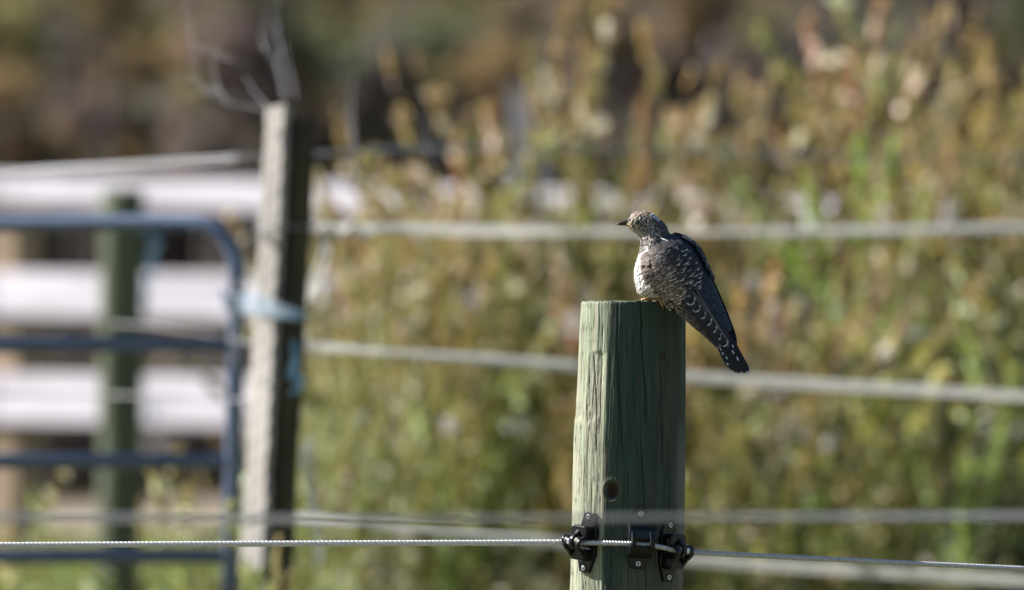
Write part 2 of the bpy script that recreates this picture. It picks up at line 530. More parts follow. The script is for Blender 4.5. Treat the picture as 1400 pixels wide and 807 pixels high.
# ------------------------------------------------------------------ white board fence
def board_fence():
    th = math.radians(48)
    tx = Vector((math.cos(th), -math.sin(th), 0)); nrm = Vector((-math.sin(th), -math.cos(th), 0))
    root_p = at(165, 403, 41.6); root = Vector((root_p.x, root_p.y, 0))
    R = Matrix((tx, -nrm, Vector((0, 0, 1)))).transposed()      # local x along the fence, -y to the viewer side
    e = empty('board_fence', (root.x, root.y, gz(root.x, root.y)), R.to_euler())
    g0 = e.location.z

    def zpix(py, D): return CAM_Z - (py - 403.5) * PX * D - g0
    # rows: (y pixel centre at left, slope per metre)
    rows = [(261, -.006), (402, .002), (545, .006)]
    L = 2.44
    for k, (pyc, sl) in enumerate(rows):
        for j in range(-3, 5):
            mb = MB()
            x0 = j * L - .39; xm = x0 + L / 2
            # right-hand boards go down slightly, as in the photograph
            zc = zpix(pyc, 41.6) - xm * (.028 if k == 0 else .012)
            rot = Matrix.Rotation(.004 * ((j * 7 + k * 3) % 3 - 1) + (.028 if k == 0 else .012), 3, 'Y')
            mb.box((xm, -.062, zc), (L - .012, .028, (.072, .108, .118)[k]), rot)
            mb.build('board', M_white, e, bevel=.003)
    for j in range(-3, 6):
        x = j * L - .39
        gzv = gz(root.x + tx.x * x, root.y + tx.y * x) - g0
        mb = MB(); top = .97
        mb.box((x, 0, (gzv - .3 + top) / 2), (.095, .095, top - gzv + .3))
        mb.build('fence_post', M_tan_post, e, bevel=.004)
    tag(e, 'white three-board paddock fence behind the gate and the weeds', 'fence')


board_fence()
# a white upright standing above the board fence behind the centre weeds
p = at(724, 403, 40.6)
mb = MB(); mb.box((0, 0, .45), (.085, .085, 1.46)); mb.box((0, 0, 1.187), (.10, .10, .014))
o = mb.build('white_post', M_white, None, bevel=.004, loc=(p.x, p.y, gz(p.x, p.y)))
tag(o, 'white upright post half hidden by weeds above and left of the cuckoo', 'post')


def round_post(name, px_top, py_top, px_bot, D, r, mat, label, cat='post'):
    top = at(px_top, py_top, D)
    bx = at(px_bot, 790, D).x
    zb = gz(bx, D)
    mb = MB(); n = 14; H = top.z - zb + .3
    pts = []; rs = []
    for k in range(n):
        t = k / (n - 1)
        pts.append((( top.x - bx) * t, 0, -.3 + H * t)); rs.append(r * (1.06 - .08 * t) * (1 + .015 * math.sin(k * 2.1)))
    pts.append(((top.x - bx), 0, H - .3 + .006)); rs.append(r * .8)
    mb.tube(pts, rs, 20)
    o = mb.build(name, mat, None, smooth=True, loc=(bx, D, zb))
    tag(o, label, cat)
    return o


M_green_dk = mat_new('old_green_timber', color=(.10, .12, .07), rough=.85, noise=(30, .6, 1.3), stretch=(1, 1, .12))
round_post('round_post', 168, 262, 160, 36.5, .047, M_green_dk, 'dark green round timber post behind the gate, in front of the white boards')
#o = round_post('short_stake', 20, 330, 18, 43.5, .036, M_tan_post, 'tan stake seen between the white boards at the far left')


# ------------------------------------------------------------------ gate post with its plank
GD = 29.0
def gate_post():
    top = at(414, 158, GD); bot = at(380, 800, GD)
    zb = gz(bot.x, GD)
    d = (top - bot).normalized()
    base = bot - d * ((bot.z - zb) / d.z)
    e = empty('gate_post', base)
    H = (top - base).length
    mb = MB(); n = 26
    pts = []; rs = []
    for k in range(n):
        t = k / (n - 1)
        pts.append(d * (-.35 + (H + .35) * t)); rs.append(.0235 * (1.1 - .1 * t) * (1 + .02 * math.sin(k * 1.7)))
    mb.tube(pts, rs, 16)
    mb.build('post', M_dark_wood, e, smooth=True)
    # split, sun-bleached half round nailed to its left side
    mb = MB()
    t2 = at(381, 146, GD); b2 = at(352, 690, GD)
    b2 = b2 - (t2 - b2) * .16; d2 = t2 - b2
    ang = math.radians(60); tn = Vector((math.cos(ang), -math.sin(ang), 0)); nn = Vector((-math.sin(ang), -math.cos(ang), 0))
    segs = 40; prof = [(-.041, -.005), (-.038, .006), (-.015, .0075), (.012, .0065), (.036, .0075), (.040, .004), (.040, -.005), (0, -.006)]
    verts = []; fs = []; m = len(prof)
    for k in range(segs + 1):
        t = k / segs; c = b2 + d2 * t - base; w = (1 + .05 * math.sin(k * 1.3) + .04 * math.sin(k * .47)) * (1.0 - .16 * t)
        for q, (a, b) in enumerate(prof):
            verts.append(c + tn * (a * w) + nn * (b + .0012 * math.sin(k * 2.7 + q * 1.9)) + Vector((0, 0, .004 * math.sin(q * 3) if k == segs else 0)))
    for k in range(segs):
        for q in range(m):
            q2 = (q + 1) % m
            fs.append((k * m + q, (k + 1) * m + q, (k + 1) * m + q2, k * m + q2))
    fs.append(tuple(range(m))); fs.append(tuple(segs * m + q for q in range(m - 1, -1, -1)))
    mb.add(verts, fs)
    o = mb.build('plank', M_grey_wood, e)
    o['label'] = 'sun-bleached grey split plank along the left side of the post'
    # two turns of wire round both at the height of the top strand
    for k in range(3):
        mb = MB(); c = at(392, 308 + k * 3, GD) - base
        mb.tube([c + Vector((math.cos(a) * .052, math.sin(a) * .044, .004 * math.sin(a + k))) for a in np.linspace(0, 2 * math.pi, 28)], .0016, 6, cap=False)
        mb.build('wire_tie', M_wire, e)
    for pyc in (180, 330, 520):
        c = at(388 - (pyc - 150) * .058, pyc, GD) - base
        mb = MB(); mb.tube([c + Vector((-.012, -.03, 0)), c + Vector((-.012, -.02, 0))], .003, 8); mb.build('nail', M_wire, e)
    tag(e, 'leaning blurred gate post, dark brown with a sun-bleached grey plank on its left', 'post')
    return e


gate_post()


# ------------------------------------------------------------------ tube gate
def tube_gate():
    D = 29.6
    base = at(318, 900, D); base.z = gz(base.x, D)
    e = empty('field_gate', base)

    def q(px, py): return at(px, py, D + (300 - px) * .0006) - base
    r = .0150
    # outer frame: one bent tube from the lower left, along the top, round the corner and down
    pts = [q(-900, 308), q(-400, 307), q(0, 306), q(200, 305), q(262, 305)]
    for k in range(9):
        a = math.radians(90 - k * 11.25)
        pts.append(q(262 + 62 * math.cos(a), 372 - 67 * math.sin(a)))
    pts += [q(324, 430), q(322, 500), q(319, 600), q(316, 720), q(313, 860)]
    mb = MB(); mb.tube(pts, r, 16); mb.build('frame_tube', M_gate, e, smooth=True)
    for py, xr in ((471, 318), (630, 316), (760, 313)):
        mb = MB(); mb.tube([q(-900, py + 2), q(-300, py + 1), q(xr - 6, py)], r * .93, 14); mb.build('rail', M_gate, e, smooth=True)
    mb = MB(); mb.tube([q(-900, 308), q(-905, 500), q(-900, 860)], r, 12); mb.build('hinge_stile', M_gate, e, smooth=True)
    mb = MB(); mb.tube([q(-900, 858), q(-300, 859), q(308, 858)], r, 12); mb.build('rail', M_gate, e, smooth=True)
    tag(e, 'blue-grey painted tubular farm gate with a rounded top corner', 'gate')


tube_gate()
# the post the gate is hung on, left of the picture
round_post('hinge_post', -960, 240, -965, 29.6, .06, M_green_dk, 'timber hinge post of the blue gate, left of the picture')


def spline(cps, n):
    """Catmull-Rom through the control points"""
    P = [Vector(c) for c in cps]; P = [P[0] * 2 - P[1]] + P + [P[-1] * 2 - P[-2]]
    out = []
    for i in range(1, len(P) - 2):
        for k in range(n):
            t = k / n
            a, b, c, d = P[i - 1], P[i], P[i + 1], P[i + 2]
            out.append(.5 * ((2 * b) + (c - a) * t + (2 * a - 5 * b + 4 * c - d) * t * t + (3 * b - a - 3 * c + d) * t ** 3))
    out.append(P[-2]); return out


def strands(path, R, r, pitch, n, seg, mb):
    """n strands twisted round a path"""
    pts = [Vector(p) for p in path]
    # resample evenly
    seglen = [0]
    for i in range(1, len(pts)): seglen.append(seglen[-1] + (pts[i] - pts[i - 1]).length)
    Lt = seglen[-1]; m = max(8, int(Lt / min(.05, pitch / 10)))
    res = []; j = 0
    for k in range(m + 1):
        s = Lt * k / m
        while j < len(pts) - 2 and seglen[j + 1] < s: j += 1
        t = (s - seglen[j]) / max(1e-9, seglen[j + 1] - seglen[j]); res.append((s, pts[j].lerp(pts[j + 1], t)))
    nrm = None
    fr = []
    for k, (s, p) in enumerate(res):
        t = (res[min(k + 1, m)][1] - res[max(k - 1, 0)][1]).normalized()
        if nrm is None: nrm = t.orthogonal()
        nrm = (nrm - t * nrm.dot(t)).normalized(); fr.append((s, p, nrm.copy(), t.cross(nrm)))
    for a in range(n):
        mb.tube([p + (u * math.cos(2 * math.pi * (s / pitch + a / n)) + v * math.sin(2 * math.pi * (s / pitch + a / n))) * R for s, p, u, v in fr], r, seg)


# gate tie: pale blue rope wound between gate and post
def gate_tie():
    base = at(350, 410, 29.2)
    e = empty('rope_tie', base)
    for k in range(5):
        a = at(318 + k * 1.5, 399 + k * 5.5, 29.52) - base
        b = at(352, 404 + k * 6.0, 29.1) - base
        c = at(402, 424 + k * 3.2, 28.93) - base
        mb = MB()
        strands(spline([a + Vector((-.014, .03, .004)), a + Vector((-.022, -.015, 0)), a + Vector((.012, -.06, -.006)), b + Vector((0, -.09, 0)), c + Vector((0, -.02, 0)), c + Vector((.02, .02, 0))], 8),
                .0009, .0010, .02, 3, 5, mb)
        mb.build('rope_strand', M_paletwine, e, smooth=True)
    mb = MB()
    for k in range(1):
        c = at(404, 434 + k * 4, 28.93) - base
        mb.tube(spline([c + Vector((-.02, -.03, 0)), c + Vector((.012, -.03, .003)), c + Vector((.024, .01, .0)), c + Vector((0, .035, 0))], 6), .0013, 6)
    mb.build('dark_blue_turns', M_bluetwine, e, smooth=True)
    tag(e, 'pale blue rope tying the gate to its leaning post', 'rope')


gate_tie()


def twine(cps, D, label, r=.0013, mat=M_bluetwine, n=1, name='blue_twine', cat='twine', jitter=.01):
    base = at(cps[0][0], cps[0][1], D)
    mb = MB(); rr = random.Random(len(label))
    for k in range(n):
        pts = [at(x, y, D) - base + Vector((rr.uniform(-jitter, jitter), rr.uniform(-jitter, jitter), rr.uniform(-jitter, jitter)) if (k or i) else (0, 0, 0)) for i, (x, y) in enumerate(cps)]
        mb.tube(spline(pts, 8), r, 6)
    o = mb.build(name, mat, None, smooth=True, loc=base)
    tag(o, label, cat); return o


twine([(203, 318), (215, 332), (205, 350), (212, 366), (200, 392), (205, 420)], 33, 'bright blue twine hanging in a knot under the gate corner, beside the green post', n=4)
twine([(400, 470), (408, 490), (400, 510), (414, 522), (404, 540)], 28.9, 'short blue twine end on the right side of the gate post', n=3)
twine([(424, 600), (420, 640), (432, 690), (436, 730), (441, 775)], 29.5, 'long faded blue twine hanging down beside the foot of the gate post', n=3, mat=M_paletwine)
twine([(212, 545), (214, 560), (210, 580)], 33, 'scrap of blue twine on the gate below the middle rail', n=2, r=.0016)

# dead stems and loose wire over the post top
M_deadstem = mat_new('dead_grey_stem', color=(.34, .33, .34), rough=.8, noise=(40, .7, 1.2))


def dead_stem(paths, D, label, name='dead_stalk', cat='stalk', r=.0022, mat=None):
    b = at(*paths[0][0], D)
    mb = MB()
    for p in paths:
        pts = [at(x, y, D + .05 * math.sin(i * 1.3 + len(p))) - b for i, (x, y) in enumerate(p)]
        n = len(spline(pts, 6)); mb.tube(spline(pts, 6), [r * .42 * (1 - .5 * k / n) for k in range(n)], 5)
    o = mb.build(name, mat or M_deadstem, None, smooth=True, loc=b)
    tag(o, label, cat)


dead_stem([[(390, 150), (384, 110), (372, 60), (360, 0), (355, -60)], [(396, 150), (390, 90), (376, 30), (374, -50)], [(388, 140), (372, 80), (364, 60), (360, -60)],
           [(392, 145), (386, 80), (380, 40), (384, -40)], [(375, 80), (362, 66), (357, 52), (366, 30)], [(400, 158), (404, 130), (398, 100), (390, 60)]],
          29.0, 'loose grey wire ends standing up from the top of the gate post', 'loose_wire', 'wire', .003, M_wire)
dead_stem([[(372, 152), (340, 146), (300, 138), (262, 118), (236, 96)], [(372, 150), (330, 130), (290, 134), (270, 110), (262, 60), (255, 0), (250, -60)],
           [(345, 92), (315, 82), (285, 70), (262, 62)], [(320, 142), (300, 120), (292, 90), (300, 60)], [(330, 145), (306, 128), (276, 126), (258, 130)],
           [(320, 140), (290, 130), (265, 108), (240, 108)], [(310, 138), (300, 125), (285, 110), (276, 70), (270, 20)], [(370, 150), (350, 128), (335, 105), (322, 98), (300, 90)]],
          28.6, 'pale tangle of dead twigs hanging left of the gate post top', 'dead_twigs', 'twigs', .0026)
dead_stem([[(486, 260), (482, 200), (474, 150), (468, 110), (474, 60)], [(488, 250), (484, 190), (480, 140), (484, 100)]],
          30.5, 'pale dead stalk standing just right of the gate post', r=.0034)
dead_stem([[(606, 250), (590, 215), (578, 190), (573, 150)], [(606, 250), (588, 205), (584, 165)]],
          30.5, 'small forked pale stalk on the wire left of the weeds', r=.0024)


# ------------------------------------------------------------------ fence strands
def wire(pts, label, mat=M_wire, r=.002, name='fence_wire', twist=True, R=.0014):
    b = at(*pts[0])
    P = [at(*p) - b for p in pts]
    mb = MB()
    if twist:
        strands(spline(P, 24), R, r, 4.0, 2, 6, mb)
    else:
        mb.tube(spline(P, 24), r, 6)
    o = mb.build(name, mat, None, smooth=True, loc=b)
    tag(o, label, 'wire', None)
    return o


wire([(412, 310, 29.0), (700, 316, 30.9), (1050, 317, 31.4), (1400, 312, 31.5), (2300, 300, 31.8)], 'uppermost bright strand running right from the gate post, passing behind the cuckoo', M_wire_pale, .0045, R=.0052)
wire([(410, 472, 29.0), (620, 488, 29.8), (790, 501, 30), (940, 515, 30), (1400, 542, 30.2), (2300, 600, 30.4)], 'middle bright strand sloping down right, just under the cuckoo tail', M_wire_pale, .0045, R=.0052)
wire([(395, 706, 29.0), (560, 722, 29.8), (790, 745, 30), (940, 765, 30), (1400, 794, 30.2), (2300, 850, 30.4)], 'lowest bright strand sloping down right behind the foreground post', M_wire_pale, .0044, R=.0052)
wire([(-900, 262, 31.5), (0, 233, 30.6), (360, 215, 29.6), (600, 202, 31.0), (900, 206, 32.2), (1260, 216, 33.2), (2000, 220, 34)], 'faint grey strand crossing above the white top board', M_wire_mid, .0022, R=.0036)
wire([(-900, 430, 31.4), (0, 446, 31.2), (180, 444, 31.2), (352, 470, 29.05)], 'thin grey strand just above the second gate rail', M_wire, .0015)
wire([(-900, 540, 31.6), (0, 540, 31.4), (180, 541, 31.4), (352, 548, 29.05)], 'thin grey strand across the lower white board at left', M_wire, .0015)
wire([(-900, 712, 19.0), (0, 708, 19.0), (500, 711, 19.0), (900, 708, 19.0), (1400, 706, 19.0), (2300, 702, 19.0)], 'very blurred grey strand in front of the foreground post', M_wire_mid, .0022, R=.0036)
# the posts these strands run to, outside the picture
for px, py, D, lab in ((2304, 260, 30.6, 'round line post where the far strands end, right of the picture'), (-906, 230, 31.6, 'round line post where the far grey strands end, left of the picture'),
                       (2306, 640, 19.0, 'round post holding the nearest strand, right of the picture'), (-906, 640, 19.0, 'round post holding the nearest strand, left of the picture'),
                       (2306, 420, FOC - .06, 'round fence post at the right end of the foreground cord, outside the picture'), (-906, 420, FOC - .06, 'round fence post at the left end of the foreground cord, outside the picture')):
    round_post('fence_post', px, py, px, D, .055, M_green_post, lab)
# knotted end of the upper strand and its loose tail
twine([(432, 312), (450, 308), (462, 322), (478, 310), (492, 321), (512, 314)], 29.2, 'knotted pale end of the upper strand beside the gate post', r=.0024, mat=M_wire_pale, n=4, name='wire_knot', cat='knot', jitter=.006)
twine([(440, 322), (444, 345), (432, 380), (416, 420), (412, 462), (420, 480)], 29.1, 'loose pale wire tail curling down beside the gate post', r=.0018, mat=M_wire_pale, n=4, name='wire_tail', cat='wire', jitter=.010)
twine([(322, 500), (330, 440), (326, 400), (340, 380)], 29.3, 'loose end of wire between gate and post', r=.0016, mat=M_wire, n=3, name='wire_tail', cat='wire', jitter=.008)


# ------------------------------------------------------------------ tall weeds
def weed_mesh(seed, wands=13, n=3200, spread=.20, stemcol=(.13, .10, .075)):
    """a wiry branching weed one unit tall: thin wands set with small leaves, straw and rust seed heads at the ends"""
    r = np.random.default_rng(seed)
    P = []; D1 = []; D2 = []; C = []
    mb = MB()
    bend = r.uniform(-.10, .10, 2)
    def axis(t): return np.array([bend[0] * t * t, bend[1] * t * t, t])
    mb.tube([Vector(axis(t)) for t in np.linspace(-.04, .96, 10)], [.0055 * (1 - .8 * k / 9) for k in range(10)], 4, cap=False, col=stemcol)
    per = n // (wands + 1)
    g = np.array([.51, .52, .16]); g2 = np.array([.31, .41, .15]); straw = np.array([.56, .50, .24]); rust = np.array([.52, .39, .22]); dead = np.array([.17, .13, .125])
    for s in range(wands + 1):
        t0 = .08 + .80 * (s + r.uniform(0, 1)) / wands
        if s == wands: t0 = .5
        L = r.uniform(.22, .46) * (1.05 - .45 * t0)
        a = r.uniform(0, 2 * math.pi); out = spread * r.uniform(.4, 1.3)
        if s == wands: L = .5; out = .02
        p0 = axis(t0)
        def wp(u):      # leaves the stem outwards, then turns up
            u = np.asarray(u)[:, None]
            return p0 + np.array([math.cos(a), math.sin(a), 0]) * out * (u ** .75) + np.array([bend[0], bend[1], 1.0]) * L * (u ** 1.25)
        w = wp(np.linspace(0, 1, 5))
        mb.tube([Vector(q) for q in w], [.0026, .0021, .0016, .0011, .0006], 3, cap=False, col=stemcol)
        # leaves sit in tufts along the wand
        nt = 17; tuft = r.uniform(.1, 1, nt); tsz = r.uniform(.4, 1.3, nt)
        k = r.integers(0, nt, per); tt = np.clip(tuft[k] + r.normal(0, .018, per), 0, 1.02)
        pts = wp(tt) + r.normal(0, .0080, (per, 3)) * tsz[k][:, None] * (1.25 - .7 * tt)[:, None]
        tan = wp(np.clip(tt + .05, 0, 1.1)) - wp(tt); tan /= np.linalg.norm(tan, axis=1)[:, None]
        dirs = tan * .7 + rand_dirs(per, r) * .9; dirs /= np.linalg.norm(dirs, axis=1)[:, None]
        wd = np.cross(dirs, rand_dirs(per, r)); wd /= np.linalg.norm(wd, axis=1)[:, None]
        ls = r.uniform(.004, .012, per)
        tipc = straw if r.uniform() < .55 else rust
        h = np.clip((pts[:, 2] - .48) / .4, 0, 1) * np.clip(tt * 1.5 - .2, 0, 1)
        low = np.clip((.56 - pts[:, 2]) / .35, 0, 1)
        u = r.uniform(0, 1); base = g * u + g2 * (1 - u)
        c = base * (1 - h[:, None]) + tipc * h[:, None]
        c = np.where((r.uniform(0, 1, per) < low * .7)[:, None], dead, c)  # brown dead leaves low down, darkened to deepen the shaded gaps
        c = c * (.65 + .6 * r.uniform(0, 1, nt))[k][:, None] * r.uniform(.75, 1.25, (per, 1))
        painted_glint = r.uniform(0, 1, per) < .022       # glints painted as larger, paler leaves
        c = np.where(painted_glint[:, None], np.array([.88, .86, .76]), c); ls = np.where(painted_glint, ls * 2.3, ls)
        P.append(pts); D1.append(dirs * ls[:, None]); D2.append(wd * (ls * .42)[:, None]); C.append(c)
    V, F, Cc = quads(np.concatenate(P), np.concatenate(D1), np.concatenate(D2), np.clip(np.concatenate(C), 0, .9))
    fol = np_mesh('foliage', V, F, Cc, M_leaf)
    st = bpy.data.meshes.new('stem'); st.from_pydata(mb.v, [], mb.f); st.update()
    a = st.color_attributes.new('Col', 'FLOAT_COLOR', 'POINT')
    arr = np.ones((len(mb.v), 4), np.float32); arr[:, :3] = np.array(mb.c); a.data.foreach_set('color', arr.ravel())
    st.materials.append(M_leaf)
    return fol, st


WEEDS = [weed_mesh(300 + i) for i in range(5)] + [weed_mesh(320 + i, wands=9, spread=.13, n=2200) for i in range(4)]


def weed(px, py_top, D, col, label, group=None, i=0, wid=1.0):
    top = at(px, py_top, D); g = gz(top.x, D); H = max(.25, top.z - g) * .92
    e = empty('tall_weed', (top.x, D, g), (random.uniform(-.04, .04), random.uniform(-.04, .04), random.uniform(0, 6.28)))
    fol, st = WEEDS[i % len(WEEDS)]
    sx = wid * (.55 + .45 * H)
    f = link('foliage', fol, parent=e); f.scale = (sx, sx, H); f.color = (*col, 1)
    s = link('stem', st, parent=e); s.scale = (sx, sx, H); s.color = (1, 1, 1, 1)
    tag(e, label, 'weed', group)
    return e


random.seed(21)
notable = [
    (715, -10, 34.0, (1.0, .95, .9), 'tallest rusty-tipped weed plume left of the cuckoo, reaching the top edge'),
    (660, 110, 33.6, (1.1, .93, .88), 'rusty weed plume left of the tallest one'),
    (612, 190, 33.3, (1.1, .9, .8), 'shorter rusty weed at the left end of the thicket'),
    (850, 50, 34.2, (1.1, .9, .85), 'slim rusty plume straight above the cuckoo'),
    (770, 160, 34.0, (.9, 1.0, .9), 'green plume between the tallest plume and the cuckoo'),
    (968, 30, 34.4, (1.1, .9, .8), 'slim brown-tipped plume right of the cuckoo, below the top edge'),
    (930, 130, 34.1, (.92, 1.02, .88), 'green plume just right of the cuckoo head'),
    (1010, 150, 34.0, (.9, 1.0, 1.0), 'grey-green plume right of the cuckoo back'),
    (1070, 120, 34.2, (1.1, .94, .88), 'short rusty plume right of the grey trunk'),
    (1145, 40, 34.3, (1.1, .94, .88), 'rusty plume with an arching tip at upper right'),
    (1200, -20, 34.0, (1.12, .92, .9), 'tall reddish plume reaching the top edge at upper right'),
    (1180, 110, 33.4, (.85, 1.15, .6), 'bright green sprig amid the right hand plumes'),
    (1245, 60, 34.1, (1.0, .95, .8), 'broad tan-green plume at upper right'),
    (1300, -60, 34.4, (.9, 1.06, .8), 'tall green plume second from the right edge'),
    (1365, -20, 34.0, (1.1, .95, .75), 'broad golden plume near the right edge'),
    (1420, 30, 33.8, (1.1, .9, .8), 'rusty plume cut by the right edge'),
    (22, 640, 31.6, (1.1, 1.1, .9), 'lone weed tip at the far left under the third gate rail'),
    (62, 665, 33.0, (.9, 1.1, .8), 'second low weed at far left below the gate rail'),
    (205, 640, 31.8, (.95, 1.08, .85), 'green weed in front of the green post foot'),
    (262, 610, 31.2, (1.05, 1.12, .8), 'yellow-green weed under the gate corner'),
    (300, 575, 30.9, (.95, 1.08, .8), 'tallest green weed between gate stile and green post'),
]
for i, (px, py, D, c, lab) in enumerate(notable):
    weed(px, py, D, c, lab, None, i, 1.15 if 'broad' in lab else (.8 if ('slim' in lab or 'short' in lab) else 1.0))

rt = random.Random(77)
for k, (px, py, D, cc_, plab) in enumerate(notable[:16]):
    for q in range(2):
        weed(px + (rt.uniform(-38, -12) if q == 0 else rt.uniform(12, 38)), max(py, 0) + rt.uniform(35, 130), D + rt.uniform(-.3, .4), (1.0, .96, .86), ' '.join(('straw-tipped weed ' + ('left' if q == 0 else 'right') + ' of the ' + plab.split(',')[0]).split()[:16]), 'weeds crowding the tall plumes', k * 3 + q, 1.0)
# the rest of the thicket
def thick_top(px):
    return float(np.interp(px, [430, 520, 600, 700, 850, 1000, 1150, 1300, 1450], [300, 255, 165, 70, 105, 100, 60, 15, -15]))


cnt = 0
random.seed(5)
for row, (D, dens) in enumerate(((32.8, 19), (34.0, 25), (35.4, 24))):
    for k in range(dens):
        px = 425 + (1480 - 425) * (k + random.uniform(-.4, .4)) / dens
        py = thick_top(px) + 270 * random.random() ** .6 + (2 - row) * 45
        v = random.random()
        c = (1.0 + random.uniform(-.15, .2), .98 + random.uniform(-.12, .15), .85 + random.uniform(-.15, .2))
        if v < .15: c = (.88, 1.06, .75)
        elif v < .3: c = (1.08, .92, .88)
        elif v < .45: c = (.75, .68, .70)
        for gx, gw in ((560, 50), (645, 28), (845, 60), (1010, 65), (1110, 30), (1212, 40), (1345, 35)):      # thin places where the boards show
            if abs(px - gx) < gw + 22: py = max(py, 310 + 60 * random.random())
        lum = random.choice((.45, .65, .9, 1.1, 1.3)); c = tuple(q * lum for q in c)
        kind = 'bright green' if v < .15 else 'rusty' if v < .3 else 'dead brown' if v < .42 else 'olive-green'
        where = ('between gate post and tallest plume' if px < 680 else 'between tallest plume and cuckoo' if px < 850 else
                 'behind and just right of the cuckoo' if px < 1100 else 'in the right quarter of the picture')
        row_w = ('nearest row', 'middle row', 'back row')[row]
        weed(px, py, D + random.uniform(-.5, .5), c, kind + ' feathery weed ' + where + ', ' + row_w, 'weeds of the thicket', cnt, random.uniform(.85, 1.25))
        cnt += 1
for k in range(14):
    px = 432 + k * 13; kk = k % 3
    weed(px, random.uniform(205, 300), random.uniform(32.8, 35), (1.0, .98, .9), ('slim olive weed before the white boards just right of the gate post', 'thin-topped weed before the boards between gate post and thicket', 'short pale weed at the thin left end of the thicket')[kk] + (', nearest the post' if k < 3 else ', second cluster' if k < 6 else ', third cluster' if k < 9 else ', nearest the plumes'), 'slim weeds at the left end of the thicket', 4 + kk, .7)
# thicket running on past both sides, and some before the gate post foot
for k in range(34):
    x = random.uniform(1.75, 4.5); D = random.uniform(32.4, 35.6)
    px = 700 + x / (PX * D)
    weed(px, random.uniform(60, 260), D, (1, .95, .85), 'feathery weed of the thicket right of the picture', 'weeds beyond the right edge', k)
for px, py, D in ((432, 640, 30.4), (455, 560, 31.6), (480, 600, 31), (338, 690, 30.6), (358, 690, 28.6), (352, 735, 28.6), (438, 480, 33), (470, 430, 34), (500, 470, 33.6), (415, 560, 32.5)):
    weed(px, py, D, (.95, 1.05, .85), 'low green weed growing round the foot of the gate post', 'weeds at the gate post foot', 5 + cnt % 4, .6); cnt += 1


def undergrowth():
    r = np.random.default_rng(9)
    n = 260
    cen = np.stack([r.uniform(-.55, 4, n), r.uniform(32.0, 36.5, n), np.zeros(n)], -1)
    cen[:, 2] = ground_z(cen[:, 0], cen[:, 1]) + r.uniform(0, 1, n) ** 1.3 * .62
    V, F, C = leaf_cloud(cen, r.uniform(.04, .10, n), 24000, .013, (.13, .10, .10), (.24, .25, .11), 10)
    o = link('thicket_undergrowth', np_mesh('thicket_undergrowth', V, F, C, M_leaf)); o.color = (1, 1, 1, 1)
    tag(o, 'brown and olive undergrowth filling the foot of the weed thicket', kind='stuff')
    # pale dry seed fluff spread through the thicket
    n = 230
    cen = np.stack([r.uniform(-.5, 2.2, n), r.uniform(32.4, 35.8, n), np.zeros(n)], -1)
    cen[:, 2] = ground_z(cen[:, 0], cen[:, 1]) + r.uniform(.15, 1.15, n)
    V, F, C = leaf_cloud(cen, r.uniform(.012, .045, n), 7000, .008, (.55, .5, .5), (.8, .77, .76), 11)
    o = link('seed_fluff', np_mesh('seed_fluff', V, F, C, M_leaf)); o.color = (1, 1, 1, 1)
    tag(o, 'pale dry seed heads scattered through the weed thicket', kind='stuff')


undergrowth()


def grass(name, x0, x1, y0, y1, n, hmin, hmax, seed, label, c0=(.17, .22, .06), c1=(.34, .36, .13)):
    r = np.random.default_rng(seed)
    x = r.uniform(x0, x1, n); y = r.uniform(y0, y1, n)
    if True:
        k = (y > 48.2) & (y < 52.8); y = np.where(k, y - 5, y)
    P = np.stack([x, y, ground_z(x, y) - .005], -1)
    h = r.uniform(hmin, hmax, n) * (.6 + .4 * np.sin(x * 3) * np.sin(y * 2.3))
    a = r.uniform(0, 6.28, n); w = r.uniform(.003, .006, n)
    side = np.stack([np.cos(a), np.sin(a), 0 * a], -1) * w[:, None]
    lean = np.stack([r.normal(0, .35, n), r.normal(0, .35, n), np.ones(n)], -1)
    mid = P + lean * np.array([.4, .4, 1]) * (h * .55)[:, None]
    tip = P + lean * h[:, None]
    V = np.stack([P - side, P + side, mid + side * .7, mid - side * .7, tip], 1).reshape(-1, 3)
    b = np.arange(n) * 5
    F = np.concatenate([np.stack([b, b + 1, b + 2], -1), np.stack([b, b + 2, b + 3], -1), np.stack([b + 3, b + 2, b + 4], -1)])
    u = r.uniform(0, 1, (n, 1)); C = np.repeat((np.array(c0) * (1 - u) + np.array(c1) * u), 5, 0)
    o = link(name, np_mesh(name, V, F, C, M_grass)); tag(o, label, kind='stuff')


grass('pasture_grass', -5, 5, 21, 33, 60000, .05, .14, 1, 'short green pasture grass round the fence post')
grass('paddock_grass', -5, 5, 33, 46.5, 110000, .05, .13, 2, 'yellow-green paddock grass under the white board fence')


# ------------------------------------------------------------------ foreground post
def post_profile(zpx):
    """centre x (px) and radius (px) of the post at photo row zpx"""
    cx = np.interp(zpx, [412, 600, 807, 1760], [866, 861, 857, 850])
    r = np.interp(zpx, [412, 440, 600, 807, 1760], [70.8, 72, 76, 76.6, 79])
    return cx, r


def vnoise(a, b, seed, octaves=4):
    """cheap smooth 2-D value noise on arrays"""
    out = np.zeros_like(a, float); amp = 1; tot = 0
    for o in range(octaves):
        r = np.random.default_rng(seed + o * 17); T = r.uniform(-1, 1, (256, 256))
        ia = np.floor(a).astype(int); ib = np.floor(b).astype(int); fa = a - ia; fb = b - ib
        fa = fa * fa * (3 - 2 * fa); fb = fb * fb * (3 - 2 * fb)
        g = lambda i, j: T[i % 256, j % 256]
        v = (g(ia, ib) * (1 - fa) + g(ia + 1, ib) * fa) * (1 - fb) + (g(ia, ib + 1) * (1 - fa) + g(ia + 1, ib + 1) * fa) * fb
        out += v * amp; tot += amp; amp *= .5; a = a * 2.03; b = b * 2.03
    return out / tot


